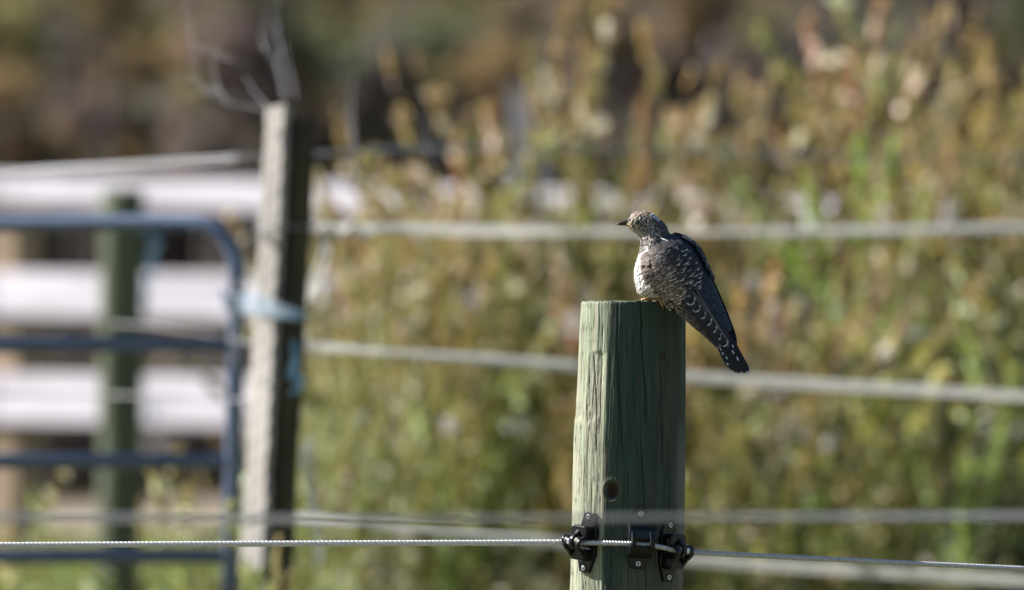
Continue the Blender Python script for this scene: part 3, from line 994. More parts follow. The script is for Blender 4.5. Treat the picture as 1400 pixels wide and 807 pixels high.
def front_post():
    rows = np.concatenate([np.arange(412, 830, 1.25), np.linspace(831, 1760, 60)])
    nA = 520
    # finer towards the camera side
    th = np.linspace(-math.pi, math.pi, nA, endpoint=False)
    T, Zp = np.meshgrid(th, rows)
    cx, r = post_profile(Zp)
    deg = np.degrees(T)
    R = r.copy()

    def facet(nd, dist, mask):
        nonlocal R
        c = np.cos(np.radians(deg - nd))
        lim = np.where(c > .2, r * dist / np.maximum(c, .2), 1e9)
        new = np.minimum(R, lim)
        R = R * (1 - mask) + new * mask
    wob = 6 * vnoise(deg * .08 + 50, Zp * .01, 5)
    m1 = np.clip((Zp - 478 - wob) / 5, 0, 1)
    facet(-41, .972, m1)
    m2 = np.clip((488 + wob - Zp) / 8, 0, 1)
    facet(-52, .985, m2)
    m3 = np.clip((Zp - 572 + wob * 2) / 6, 0, 1) * np.clip((-34 - deg) / 3, 0, 1)
    R += m3 * .9
    facet(-66, .985, np.clip((Zp - 440) / 10, 0, 1) * np.clip((575 - Zp) / 6, 0, 1))
    # grain and growth ridges
    ang = deg + 180
    R += .40 * vnoise(ang * .9, Zp * .012 + 9, 11) + .30 * vnoise(ang * 2.6, Zp * .02, 13, 3) + .8 * vnoise(ang * .12, Zp * .006, 15, 2)
    # splintery peel marks on the left face
    peel = vnoise(ang * .35 + 7, Zp * .022, 19, 3)
    R -= np.clip(peel - .12, 0, .25) * 2.6 * np.clip((-18 - deg) / 8, 0, 1)
    # drying checks: (row, x pixel) paths, width, depth
    def check(path, w, depth):
        nonlocal R
        ys = [p[1] for p in path]; xs = [p[0] for p in path]
        xx = np.interp(rows, ys, xs); c2, r2 = post_profile(rows)
        xx = xx + 1.1 * vnoise(rows * .05, rows * 0 + path[0][0], 23, 3)
        a = np.arcsin(np.clip((xx - c2) / r2, -.99, .99))
        fade = np.clip((rows - ys[0] + 2) / 10, 0, 1) * np.clip((ys[-1] - rows) / 25, 0, 1)
        d = (T - a[:, None]) * r2[:, None]
        R -= .75 * depth * np.exp(-(d / (w * .85)) ** 2) * fade[:, None]
    check([(845, 402), (843, 470), (846, 540), (852, 640)], 1.0, 4.5)
    check([(875, 402), (877, 470), (882, 545), (881, 590)], 1.2, 6)
    check([(902, 478), (903, 560), (906, 650)], .9, 4)
    check([(819, 402), (819, 450), (818, 486)], .8, 3)
    check([(811, 482), (814, 560), (815, 625)], 1.0, 3.5)
    check([(876, 600), (878, 640), (880, 690), (884, 830)], 1.0, 4)
    check([(858, 640), (857, 690)], .8, 3)
    check([(834, 690), (835, 760), (837, 860)], .9, 3.5)
    check([(896, 700), (897, 860)], .8, 3)
    check([(925, 420), (927, 520)], .8, 3)
    check([(912, 600), (915, 760)], .8, 2.5)
    check([(793, 600), (792, 700)], .8, 2.5)
    check([(802, 500), (803, 580)], .7, 2)
    for k in range(16):
        x = random.uniform(796, 930); y = random.uniform(405, 760)
        check([(x, y), (x + random.uniform(-3, 3), y + random.uniform(40, 120))], .6, random.uniform(.8, 2))
    # knot
    def knot(x, y, rad, depth):
        nonlocal R
        c2, r2 = post_profile(np.array(y))
        a0 = math.asin((x - float(c2)) / float(r2))
        d = np.hypot((T - a0) * float(r2), (Zp - y) * .85)
        R -= depth * (1 / (1 + np.exp((d - rad) / .9))) * (1 + .25 * vnoise(deg * .6, Zp * .2, 31, 2))
        R += 1.2 * np.exp(-((d - rad - 3) / 3) ** 2)
        return d
    dk = knot(836, 670, 9, 7)
    dk2 = knot(907, 487, 3.2, 3)
    # round off the sawn rim
    R -= 1.6 * np.exp(-(Zp - 412) / 1.2) + .0
    S = .001
    X = (cx - 700) * S + R * S * np.sin(T)
    Y = FOC - R * S * np.cos(T)
    Z = CAM_Z - (Zp - 403.5) * S
    # uneven rim
    Z[0, :] += .0022 * vnoise(th * 9 + 40, th * 0, 41, 4); Z[1, :] += .0014 * vnoise(th * 9 + 40, th * 0, 41, 3)
    nR = len(rows)
    V = np.stack([X, Y, Z], -1).reshape(-1, 3)
    i, j = np.meshgrid(np.arange(nA), np.arange(nR - 1)); i2 = (i + 1) % nA
    F = np.stack([(j + 1) * nA + i, (j + 1) * nA + i2, j * nA + i2, j * nA + i], -1).reshape(-1, 4)
    # post colour: preservative green darkened for shade, greyer-brown low right, sunlit left painted paler
    green = np.array([.034, .064, .047]); green2 = np.array([.056, .088, .066]); tan = np.array([.42, .42, .31]); brown = np.array([.070, .062, .050]); grey = np.array([.17, .17, .16])
    u = np.clip(.5 + .9 * vnoise(ang * .35, Zp * .006, 51), 0, 1)[..., None]
    C = green * (1 - u) + green2 * u
    k = np.clip((-25 - deg + 4 * vnoise(ang * .8, Zp * .03, 55)) / 3, 0, 1)[..., None] * .9      # left flank painted lighter, as the sun lights it
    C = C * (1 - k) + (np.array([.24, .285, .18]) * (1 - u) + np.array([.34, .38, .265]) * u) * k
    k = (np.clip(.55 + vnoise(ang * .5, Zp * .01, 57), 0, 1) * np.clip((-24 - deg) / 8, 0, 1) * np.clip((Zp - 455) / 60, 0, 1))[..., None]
    C = C * (1 - k * .85) + tan * k * .85  # tan adds more painted sunlight to the left flank
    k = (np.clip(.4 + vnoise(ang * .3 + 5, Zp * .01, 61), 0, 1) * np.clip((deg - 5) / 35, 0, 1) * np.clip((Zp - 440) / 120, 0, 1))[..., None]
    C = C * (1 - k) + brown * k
    k = np.clip(vnoise(ang * .22 + 9, Zp * .009 + 3, 91, 4) * 2.0 - .2, 0, .5)[..., None]      # weathered blotches
    C = C * (1 - k) + C.mean(-1, keepdims=True) * np.array([1.15, 1.02, .82]) * k
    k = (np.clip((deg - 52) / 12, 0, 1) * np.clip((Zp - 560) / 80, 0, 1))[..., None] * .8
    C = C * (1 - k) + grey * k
    k = (np.clip((Zp - 730) / 90, 0, 1) * .5 * np.clip((deg + 20) / 20, 0, 1))[..., None]
    C = C * (1 - k) + np.array([.15, .14, .10]) * k
    streak = vnoise(ang * 1.7 + 3, Zp * .015, 71, 4)[..., None]
    C = C * (1 + .45 * streak)
    sp = np.clip(vnoise(ang * .8, Zp * .06, 77, 4) - .28, 0, 1)[..., None] * np.clip((-20 - deg) / 10, 0, 1)[..., None]
    C = C * (1 - np.clip(sp * 3.5, 0, .75))
    kk = (1 / (1 + np.exp((dk - 8.5) / .8)))[..., None]; C = C * (1 - kk) + np.array([.045, .028, .022]) * kk
    kk = np.exp(-((dk - 12) / 4) ** 2)[..., None] * .4; C = C * (1 - kk) + np.array([.10, .09, .06]) * kk
    kk = (1 / (1 + np.exp((dk2 - 3) / .7)))[..., None]; C = C * (1 - kk) + np.array([.07, .06, .05]) * kk
    C = np.clip(C, .01, 1)
    mp = bpy.data.materials.new('green_treated_timber'); mp.use_nodes = True
    nt = mp.node_tree; N = nt.nodes; L = nt.links; p = N['Principled BSDF']
    p.inputs['Roughness'].default_value = .8; p.inputs['Specular IOR Level'].default_value = .3
    at_ = N.new('ShaderNodeAttribute'); at_.attribute_name = 'Col'
    tc = N.new('ShaderNodeTexCoord'); mpn = N.new('ShaderNodeMapping'); mpn.inputs['Scale'].default_value = (1, 1, .06)
    L.new(tc.outputs['Object'], mpn.inputs[0])
    n1 = N.new('ShaderNodeTexNoise'); n1.inputs['Scale'].default_value = 420; n1.inputs['Detail'].default_value = 6
    n1.inputs['Roughness'].default_value = .65
    L.new(mpn.outputs[0], n1.inputs[0])
    mr = N.new('ShaderNodeMapRange'); mr.inputs[1].default_value = .3; mr.inputs[2].default_value = .7; mr.inputs[3].default_value = .74; mr.inputs[4].default_value = 1.25
    L.new(n1.outputs[0], mr.inputs[0])
    cb = N.new('ShaderNodeCombineColor')
    for q in range(3): L.new(mr.outputs[0], cb.inputs[q])
    mx = N.new('ShaderNodeMix'); mx.data_type = 'RGBA'; mx.blend_type = 'MULTIPLY'; mx.inputs[0].default_value = 1
    L.new(at_.outputs['Color'], mx.inputs[6]); L.new(cb.outputs[0], mx.inputs[7]); L.new(mx.outputs[2], p.inputs['Base Color'])
    b = N.new('ShaderNodeBump'); b.inputs['Strength'].default_value = .55; b.inputs['Distance'].default_value = .0012
    L.new(n1.outputs[0], b.inputs['Height']); L.new(b.outputs[0], p.inputs['Normal'])
    base = Vector(((post_profile(1760)[0] - 700) * .001, FOC, CAM_Z - 1.3565))
    base.z = 0
    e = empty('timber_post', base)
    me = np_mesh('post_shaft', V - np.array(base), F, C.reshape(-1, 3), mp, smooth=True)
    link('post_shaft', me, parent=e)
    # sawn top with growth rings
    nr = 26; Vt = []; Ct = []
    for q in range(nr + 1):
        f = 1 - q / nr
        for i in range(0, nA, 4):
            rad = math.hypot(X[0, i] - (866 - 700) * S, Y[0, i] - FOC)
            x = (866 - 700) * S + (X[0, i] - (866 - 700) * S) * f; y = FOC + (Y[0, i] - FOC) * f
            z = Z[0, i] * f + (Z[0].mean()) * (1 - f) + (0.0004 * math.sin(f * 70) if q else 0)
            Vt.append((x, y, z)); ringc = .8 + .25 * math.sin(f * 60)
            Ct.append((.17 * ringc, .19 * ringc, .11 * ringc))
    m = nA // 4; Ft = []
    for q in range(nr):
        for i in range(m):
            i2 = (i + 1) % m; Ft.append((q * m + i, q * m + i2, (q + 1) * m + i2, (q + 1) * m + i))
    me = np_mesh('sawn_top', np.array(Vt) - np.array(base), np.array(Ft), np.array(Ct), mp)
    link('sawn_top', me, parent=e)
    # torn fibres round the rim
    mb = MB()
    for k in range(150):
        a = random.uniform(-math.pi, math.pi); rr = .0700
        x = (866 - 700) * S + rr * math.sin(a); y = FOC - rr * math.cos(a); z = CAM_Z - .0088
        h = random.uniform(.0008, .0042)
        mb.tube([Vector((x, y, z)) - base, Vector((x + random.uniform(-.001, .001), y, z + h)) - base], [.0004, .00015], 4)
    o = mb.build('torn_fibres', mat_new('fibre', color=(.35, .36, .25), rough=.9), e); o['kind'] = 'stuff'
    tag(e, 'sharp green-stained round timber fence post in the foreground, cuckoo perched on top', 'post')


front_post()

# ------------------------------------------------------------------ claw insulators
CZ = lambda py: CAM_Z - (py - 403.5) * .001
PCX = (858 - 700) * .001


def disc(mb, c, r, y0, y1, n=16, M=None, r1=None):
    r1 = r if r1 is None else r1
    vs = []
    for y, rr in ((y0, r), (y1, r1)):
        for k in range(n):
            a = 2 * math.pi * k / n; vs.append(Vector((c[0] + rr * math.cos(a), y, c[1] + rr * math.sin(a))))
    fs = [tuple(range(n)), tuple(range(2 * n - 1, n - 1, -1))] + [(k, k + n, (k + 1) % n + n, (k + 1) % n) for k in range(n)]
    mb.add(vs, fs)


def band(mb, path, x0, x1, thick):
    """a strap: path in (y, z), from x0 to x1, thick in the path's plane"""
    n = len(path); vs = []
    for i, (y, z) in enumerate(path):
        a = path[max(0, i - 1)]; b = path[min(n - 1, i + 1)]
        t = Vector((b[0] - a[0], b[1] - a[1])).normalized(); nn = Vector((-t.y, t.x)) * thick / 2
        for x, s in ((x0, 1), (x1, 1), (x1, -1), (x0, -1)):
            vs.append((x, y + nn.x * s, z + nn.y * s))
    fs = []
    for i in range(n - 1):
        for k in range(4):
            k2 = (k + 1) % 4; fs.append((i * 4 + k, i * 4 + k2, (i + 1) * 4 + k2, (i + 1) * 4 + k))
    fs.append((3, 2, 1, 0)); fs.append(tuple((n - 1) * 4 + k for k in range(4)))
    mb.add(vs, fs)


def arc(cy, cz, r, a0, a1, n=12):
    return [(cy + r * math.cos(math.radians(a0 + (a1 - a0) * k / n)), cz + r * math.sin(math.radians(a0 + (a1 - a0) * k / n))) for k in range(n + 1)]


def insulator(ang, zc_px, tilt, kind, label):
    """local axes: x along the wire, y into the post (so -y faces out), z up; the wire passes at y = -.022"""
    a = math.radians(ang)
    r = .0768
    loc = Vector((PCX + r * math.sin(a), FOC - r * math.cos(a), CZ(zc_px)))
    e = empty('claw_insulator', loc, (0, 0, a))
    e.rotation_euler = (Matrix.Rotation(a, 3, 'Z') @ Matrix.Rotation(math.radians(tilt), 3, 'Y')).to_euler()
    W = -.022
    mb = MB()
    # base plate with tapered ears
    if kind == 'claw':
        poly = [(-.0085, -.041), (.0085, -.041), (.0105, -.036), (.0165, -.016), (.0165, .016), (.0105, .036), (.0085, .041), (-.0085, .041), (-.0105, .036), (-.0165, .016), (-.0165, -.016), (-.0105, -.036)]
    else:
        poly = [(-.0085, -.038), (.0085, -.038), (.011, -.034), (.0165, -.016), (.0165, .016), (.011, .038), (.0085, .043), (-.0085, .043), (-.011, .038), (-.0165, .016), (-.0165, -.016), (-.011, -.034)]
    mb.prism(poly, .004, -.0035)
    mb.build('base_plate', M_black, e, bevel=.0012)
    if kind == 'claw':
        mb = MB()
        # housing above and below the cord
        mb.prism([(-.015, .006), (.015, .006), (.015, .020), (.011, .024), (-.011, .024), (-.015, .020)], -.003, -.021)
        mb.prism([(-.013, -.024), (.011, -.024), (.015, -.018), (.015, -.008), (-.015, -.008), (-.015, -.018)], -.003, -.019)
        mb.build('housing', M_black, e, bevel=.0018)
        # alternating hooks round the cord
        for x0, x1, up in ((-.0155, -.0095, False), (-.0045, .0025, True), (.0075, .0145, False)):
            mb = MB()
            if up: path = [(-.006, .020), (-.016, .021)] + arc(W, .002, .0095, 100, 285, 12)
            else: path = [(-.006, -.020), (-.016, -.020)] + arc(W, -.002, .0095, 255, 80, 12)
            band(mb, path, x0, x1, .0042)
            mb.build('hook', M_black, e, bevel=.0012)
        # outer round lug that guides the cord
        mb = MB()
        tor = [Vector((-.0190, W + .0062 * math.cos(t), .0062 * math.sin(t))) for t in np.linspace(0, 2 * math.pi, 20)]
        mb.tube(tor, .0036, 8, cap=False)
        mb.tube([(-.0190, W + .006, -.004), (-.0155, W + .008, -.010), (-.012, -.010, -.016)], [.0036, .004, .0045], 8)
        mb.build('guide_lug', M_black, e, smooth=True)
        mb = MB(); mb.tube([(-.0075, W - .0105, .001), (-.0075, W - .0035, .001)], .0042, 14)
        mb.build('steel_pin', M_screw, e, bevel=.0008)
        scr = ((0, .0355), (0, -.0355))
    else:
        mb = MB()
        prof = [(-.003, .027), (-.014, .027), (-.024, .023), (-.0305, .014), (-.032, .004), (-.030, .000)]
        poly = prof + [(-.020, .000), (-.003, .006)]
        n = len(poly); x0, x1 = -.020, .020
        vs = [Vector((x0, y, z)) for y, z in poly] + [Vector((x1, y, z)) for y, z in poly]
        mb.add(vs, [tuple(range(n)), tuple(range(2 * n - 1, n - 1, -1))] + [(i, i + n, (i + 1) % n + n, (i + 1) % n) for i in range(n)])
        mb.build('hood', M_black, e, bevel=.003)
        mb = MB()
        poly = [(-.003, -.003), (-.020, -.006), (-.031, -.006), (-.030, -.014), (-.022, -.021), (-.003, -.024)]
        n = len(poly); x0, x1 = -.0185, .017
        vs = [Vector((x0, y, z)) for y, z in poly] + [Vector((x1, y, z)) for y, z in poly]
        mb.add(vs, [tuple(range(n)), tuple(range(2 * n - 1, n - 1, -1))] + [(i, i + n, (i + 1) % n + n, (i + 1) % n) for i in range(n)])
        mb.build('lower_jaw', M_black, e, bevel=.0025)
        for x0 in (-.0175, .0085):
            mb = MB(); band(mb, [(-.0325, .010), (-.0345, .003), (-.034, -.006), (-.0315, -.013)], x0, x0 + .0075, .0032)
            mb.build('clasp', M_black, e, bevel=.001)
        for x0 in (-.0165, .0088):
            mb = MB(); band(mb, [(-.0325, .0115), (-.0363, .004), (-.0358, -.005)], x0 - .0005, x0 + .0008, .0012)
            mb.build('clasp_edge', mat_new('grey_plastic_edge', color=(.22, .23, .26), rough=.3), e)  # thin lighter grey strip along each clasp
        scr = ((0, .037), (0, -.031))
    for x, z in scr:
        mb = MB(); disc(mb, (x, z), .0040, -.003, -.0052, 20, r1=.0034)
        s = mb.build('screw', M_screw, e, bevel=.0004)
        mb = MB(); mb.box((x, -.0053, z), (.0036, .0009, .0011)); mb.box((x, -.0053, z), (.0011, .00095, .0036))
        mb.build('cross_slot', M_screw_slot, s)
        mb = MB(); disc(mb, (x, z), .0056, -.0034, -.0040, 20); mb.build('washer', M_black, e)
    tag(e, label, 'insulator')
    return e


insulator(-45, 741, 8, 'claw', 'left black plastic claw insulator, its guide lug gripping the white cord')
insulator(11, 738.5, 3, 'hood', 'middle black plastic insulator with a broad hood over the cord')
eR = insulator(45, 753, 2, 'claw', 'right black plastic claw insulator at the shaded edge of the post')
# the right one is fitted the other way round: its guide lug points right
for ch in eR.children:
    for v in ch.data.vertices: v.co.x = -v.co.x
    ch.data.flip_normals()
    for g in ch.children:
        for v in g.data.vertices: v.co.x = -v.co.x
        g.data.flip_normals()


# the cord the insulators carry
def pnt(ang, rad, py):
    a = math.radians(ang)
    return Vector((PCX + rad * math.sin(a), FOC - rad * math.cos(a), CZ(py)))


def cord():
    L0 = pnt(-45, .0988, 741); M0 = pnt(11, .1008, 743); R0 = pnt(45, .0988, 753)
    left_far = at(-900, 741, FOC - .05); left_mid = at(0, 745.5, FOC - .06)
    lug = pnt(-45, .0988, 741) + Vector((-.016, .010, 0.0))
    base = Vector((PCX, FOC - .1, CZ(742)))
    e = empty('electric_cord', base)
    mb = MB()
    strands([left_far - base] + [p - base for p in spline([left_mid, at(380, 743.5, FOC - .07), lug], 12)] + [L0 - base], .0020, .0024, .0175, 3, 7, mb)
    o = mb.build('white_length', M_rope_w, e, smooth=True); o['label'] = 'white braided length of the cord left of the post'
    mb = MB()
    far = at(1400, 777.5, FOC - .06); far2 = at(2300, 818, FOC - .06)
    lr = R0 + Vector((.016, .010, -.0015))
    pth = spline([L0, L0.lerp(M0, .5) + Vector((0, -.004, 0.0005)), M0, M0.lerp(R0, .5) + Vector((0, -.003, .001)), R0, lr], 10)
    strands([p - base for p in pth] + [p - base for p in spline([lr, at(1170, 766.5, FOC - .07), far, far2], 10)][1:], .0017, .0021, .013, 3, 7, mb)
    o = mb.build('grey_length', M_rope_g, e, smooth=True); o['label'] = 'grey twisted length crossing the post and running right'
    # frayed filaments on the white cord
    mb = MB()
    for k in range(60):
        px = random.uniform(0, 770); p = Vector(((px - 700) * .001, FOC - .065, CZ(745.5 - px * .005))) - base
        mb.tube([p, p + Vector((random.uniform(-.003, .003), random.uniform(-.002, .002), random.uniform(-.0045, .004)))], .00018, 3)
    o = mb.build('frayed_filaments', M_rope_w, e); o['kind'] = 'stuff'
    tag(e, 'thin electric fence cord across the foreground, white on the left, grey on the right', 'cord')


cord()


# ------------------------------------------------------------------ the cuckoo
U = (.5592, .8290)
O = (900.0, 330.0)
BY = FOC - .060     # depth of the middle of the bird


def ringdef(s, lo, hi, b, yc):
    """ring across the straight body axis: lo..hi are its limits to the belly and back side"""
    tc = (lo + hi) / 2; P = (U[1], -U[0])
    return (s, O[0] + U[0] * s + P[0] * tc, O[1] + U[1] * s + P[1] * tc, 56.0, (hi - lo) / 2, b, yc)


BODY = [(-46, 856.2, 305.6, 0, .6, .6, 8), (-44.5, 857.6, 305.2, 0, 4.2, 3.8, 8), (-41, 861.2, 304.2, 0, 9, 7.8, 8), (-35, 867.5, 304.2, 3, 13.2, 11.5, 8),
        (-28, 874.5, 305.4, 10, 16.0, 14, 8), (-20, 881.8, 308.3, 24, 17.8, 15.5, 8), (-12, 888.0, 314.5, 40, 18.8, 16.5, 7), (-5, 892.2, 322.5, 51, 21.5, 19, 6),
        ringdef(2, -34, 17.5, 23, 5), ringdef(12, -46, 26, 28.5, 4), ringdef(22, -53, 31, 32, 3), ringdef(33, -58, 34, 33, 1), ringdef(44, -61, 34, 33, 0), ringdef(54, -55, 32, 31, -2),
        ringdef(64, -42, 29, 27, -5), ringdef(80, -31, 26, 21, -9), ringdef(110, -22, 20, 14, -18), ringdef(146, -12, 12, 7, -29), ringdef(168, -6, 6, 3, -35), ringdef(172, -.6, .6, .6, -36)]
WING = [ringdef(-2, -33, 17, 22, 5), ringdef(10, -46, 28, 29.5, 4), ringdef(26, -57, 35.5, 35, 2), ringdef(42, -57, 38, 36, 0), ringdef(61, -47, 35, 32, -4), ringdef(91, -38, 30.5, 24, -12),
        ringdef(122, -29, 24.5, 16, -22), ringdef(146, -20.5, 19.5, 10, -29), ringdef(176, -13, 11.5, 5, -38), ringdef(200, -10, 8, 4, -42)]
TAIL = [ringdef(110, -15, 14, 7, -18), ringdef(140, -16, 13, 6, -27), ringdef(170, -17.5, 11, 5, -36), ringdef(183, -18.5, 9, 4.5, -39), ringdef(203, -17, 6, 4, -44), ringdef(222, -13, 3, 3, -48)]


def table(tab):
    A = np.array(tab, float)

    def f(s):
        # smooth monotone-ish interpolation (Catmull-Rom over the table)
        i = int(np.clip(np.searchsorted(A[:, 0], s) - 1, 0, len(A) - 2))
        h = A[i + 1, 0] - A[i, 0]; t = (s - A[i, 0]) / h
        t = min(max(t, -.5), 1.5)
        m0 = (A[i + 1] - A[i - 1]) / (A[i + 1, 0] - A[i - 1, 0]) if i > 0 else (A[i + 1] - A[i]) / h
        m1 = (A[i + 2] - A[i]) / (A[i + 2, 0] - A[i, 0]) if i + 2 < len(A) else (A[i + 1] - A[i]) / h
        if t < 0 or t > 1: return A[i] + (A[i + 1] - A[i]) * t
        return (2 * t ** 3 - 3 * t * t + 1) * A[i] + (t ** 3 - 2 * t * t + t) * h * m0 + (-2 * t ** 3 + 3 * t * t) * A[i + 1] + (t ** 3 - t * t) * h * m1
    return f


fB, fW, fT = table(BODY), table(WING), table(TAIL)


def surf(f, s, phi, off=0.0):
    """point (in world metres) on a body surface; phi 0 = back edge, 90 = towards the camera, 180 = belly edge"""
    _, cx, cy, ang, a, b, yc = f(s)
    a = max(a, .4) + off; b = max(b, .4) + off
    th = math.radians(ang); p = (math.sin(th), -math.cos(th)); c = math.cos(math.radians(phi)); sn = math.sin(math.radians(phi))
    x = cx + p[0] * a * c; z = cy + p[1] * a * c
    return Vector(((x - 700) * .001, BY + (yc - b * sn) * .001, CAM_Z - (z - 403.5) * .001))


bird = empty('cuckoo', Vector(((892 - 700) * .001, FOC - .052, CAM_Z - .0085)))
BO = Vector(bird.location)

M_plum = mat_new('plumage', attr=True, rough=.6, spec=.22, noise=(900, .78, 1.2), stretch=(1, 1, 1), bump=(.4, .0006))
M_plum.node_tree.nodes['Principled BSDF'].inputs['Sheen Weight'].default_value = .04
M_plum.node_tree.nodes['Principled BSDF'].inputs['Sheen Roughness'].default_value = .4


def hsh(*a):
    return random.Random(hash(tuple(round(x * 13.7, 2) for x in a)) & 0xffffffff).random()


def body_col(s, phi):
    """ground colour of the plumage under the feathers"""
    ph = phi % 360
    vent = 130 < ph < 300
    if s < -2:
        c = (.10, .085, .08)
        if s < -30 and (ph > 130 and ph < 230): c = (.30, .26, .21)
        return c
    if vent and s < 75:
        bar = (s * .155 + .3 * math.sin(ph * .06)) % 1
        return (.16, .15, .15) if (bar < .22 and s > 14) else (.74, .70, .66)
    return (.045, .05, .06)


def build_body():
    ss = np.concatenate([np.linspace(-46, -2, 56), np.linspace(-1, 172, 120)]); nA = 72
    V = []; C = []; F = []
    for s in ss:
        for k in range(nA):
            phi = 360 * k / nA
            w = .35 * math.sin(k * 1.9 + s * .8) + .3 * math.sin(s * 1.7 - k)
            if 130 < phi < 240 and 20 < s < 62: w += 1.0 * math.sin(s * .9 + k * .35) * .6
            V.append(surf(fB, s, phi, w * .5) - BO); C.append(body_col(s, phi))
    n = len(ss)
    for i in range(n - 1):
        for k in range(nA):
            k2 = (k + 1) % nA; F.append((i * nA + k, i * nA + k2, (i + 1) * nA + k2, (i + 1) * nA + k))
    me = np_mesh('body', np.array(V), np.array(F), np.array(C), M_plum, smooth=True)
    link('body', me, parent=bird)


build_body()


def feather(mb, f, s0, phi0, L, W, turn=0, off0=.6, lift=1.2, camber=.6, col=None, rows=None, cols=5, tipsharp=.38, n=1.0):
    """a feather laid along a body surface; turn leans it across (px per px)"""
    us = rows or [0, .3, .55, .75, .88, .96, 1.0]
    vs = np.linspace(-1, 1, cols)
    verts = []; cc = []
    for u in us:
        if u < .15: w = .55 + .45 * u / .15
        elif u < 1 - tipsharp: w = 1
        else: w = math.sqrt(max(0, 1 - ((u - (1 - tipsharp)) / tipsharp) ** 2))
        s = s0 + L * u
        r = f(s); ar = max(2.0, (r[4] + r[5]) / 2)
        for v in vs:
            ph = phi0 + math.degrees((turn * L * u + v * w * W) / ar)
            off = off0 + lift * u + camber * (1 - v * v) * w
            sv = s - W * .25 * v * v * u
            verts.append(surf(f, sv, ph, off) - BO)
            cc.append(col(u, v))
    fs = []
    for i in range(len(us) - 1):
        for k in range(cols - 1):
            fs.append((i * cols + k, i * cols + k + 1, (i + 1) * cols + k + 1, (i + 1) * cols + k))
    mb.add(verts, fs, cc)


def mixc(a, b, t):
    return tuple(x * (1 - t) + y * t for x, y in zip(a, b))


random.seed(3)


def small_plumage():
    """contour feathers of head, breast, belly and mantle"""
    mb = MB()
    sR = [0, .4, .75, 1.0]
    # head and neck
    s = -43.0
    while s < 6:
        r = fB(s); a = (r[4] + r[5]) / 2; step = 2.5 / max(a, 3) * 57.3
        ph = random.uniform(0, step)
        while ph < 360:
            h = random.random(); pp = ph % 360
            top = pp < 60 or pp > 300
            base = mixc((.025, .023, .025), (.06, .05, .047), h)
            tip = mixc((.22, .20, .19), (.60, .54, .48), random.random())
            if top: base = mixc(base, (.22, .16, .12), .6 if s < -18 else .1); tip = mixc(base, (.62, .48, .36), .7 if s < -22 else .2)
            if pp > 62 and pp < 300 and s < -28 and h > .55: base = mixc((.16, .125, .10), (.42, .34, .26), random.random()); tip = mixc(base, (.66, .57, .46), .6)
            if pp > 125 and pp < 240 and s < -14: base = mixc((.26, .22, .18), (.56, .49, .40), random.random()); tip = mixc(base, (.7, .64, .56), .5)
            if pp > 105 and pp < 255 and s > -2: base = (.42, .37, .33); tip = (.66, .6, .54)
            if top and s > -14: base = mixc((.055, .06, .07), (.085, .09, .10), h); tip = mixc(base, (.16, .17, .2), .5)
            # pale nape spot
            if -24 < s < -13 and (pp < 42 or pp > 325): base = (.45, .47, .55); tip = (.72, .73, .8)
            # pale line under the eye
            dark_tip = random.random() < .42
            col = (lambda u, v, b=base, t=tip, d=dark_tip: b if (u < .7 or (d and abs(v) < .5)) else t)
            feather(mb, fB, s, ph, random.uniform(4.2, 6.4), random.uniform(1.6, 2.4), random.uniform(-.3, .3), .2, random.uniform(.9, 2.0), .25, col, sR, 3, .5)
            ph += step * random.uniform(.75, 1.25)
        s += 1.9
    # breast and belly: white, finely barred
    s = -2.0
    while s < 66:
        r = fB(s); a = (r[4] + r[5]) / 2; step = 3.6 / a * 57.3
        ph = 118.0
        while ph < 300:
            h = random.random()
            bar = (s * .155 + .25 * math.sin(ph * .07)) % 1
            white = mixc((.62, .585, .55), (.82, .79, .76), h)
            dk = mixc((.12, .11, .11), (.24, .22, .21), h)
            isbar = bar < .30 and s > 26 and h > .2
            def col(u, v, w=white, d=dk, b=isbar): return d if (b and .45 < u < .9) else w
            feather(mb, fB, s, ph, random.uniform(5, 8.5), random.uniform(2.2, 3.2), random.uniform(-.12, .12), .2, random.uniform(1.4, 3.0), .5, col, [0, .45, .75, 1.0], 3, .5)
            ph += step * random.uniform(.8, 1.2)
        s += 2.9
    o = mb.build('contour_feathers', M_plum, bird, smooth=True, color=True); o['kind'] = 'stuff'
    # mantle and rump, slate blue
    mb = MB()
    s = 0.0
    while s < 150:
        r = fW(s); a = (r[4] + r[5]) / 2; step = 5.2 / a * 57.3
        ph = -8.0
        while ph < 72:
            h = random.random()
            base = mixc((.024, .038, .066), (.038, .055, .090), h); tip = mixc(base, (.28, .32, .40), random.random() * .85)
            col = (lambda u, v, b=base, t=tip: t if (u > .86 and abs(v) < .9) else b)
            feather(mb, fW, s, ph, random.uniform(9, 13), random.uniform(3.0, 4.2), random.uniform(-.06, .06), -2.2 if s > 20 else -.8, random.uniform(.6, 1.4), .4, col, [0, .5, .8, .9, 1.0], 3, .4)
            ph += step * random.uniform(.85, 1.15)
        s += 5
    o = mb.build('mantle_feathers', M_plum, bird, smooth=True, color=True); o['kind'] = 'stuff'


small_plumage()


def t2phi(s, t):
    r = fW(s); P = (U[1], -U[0])
    tc = (r[1] - O[0] - U[0] * s) * P[0] + (r[2] - O[1] - U[1] * s) * P[1]
    return math.degrees(math.acos(max(-.995, min(.995, (t - tc) / r[4]))))


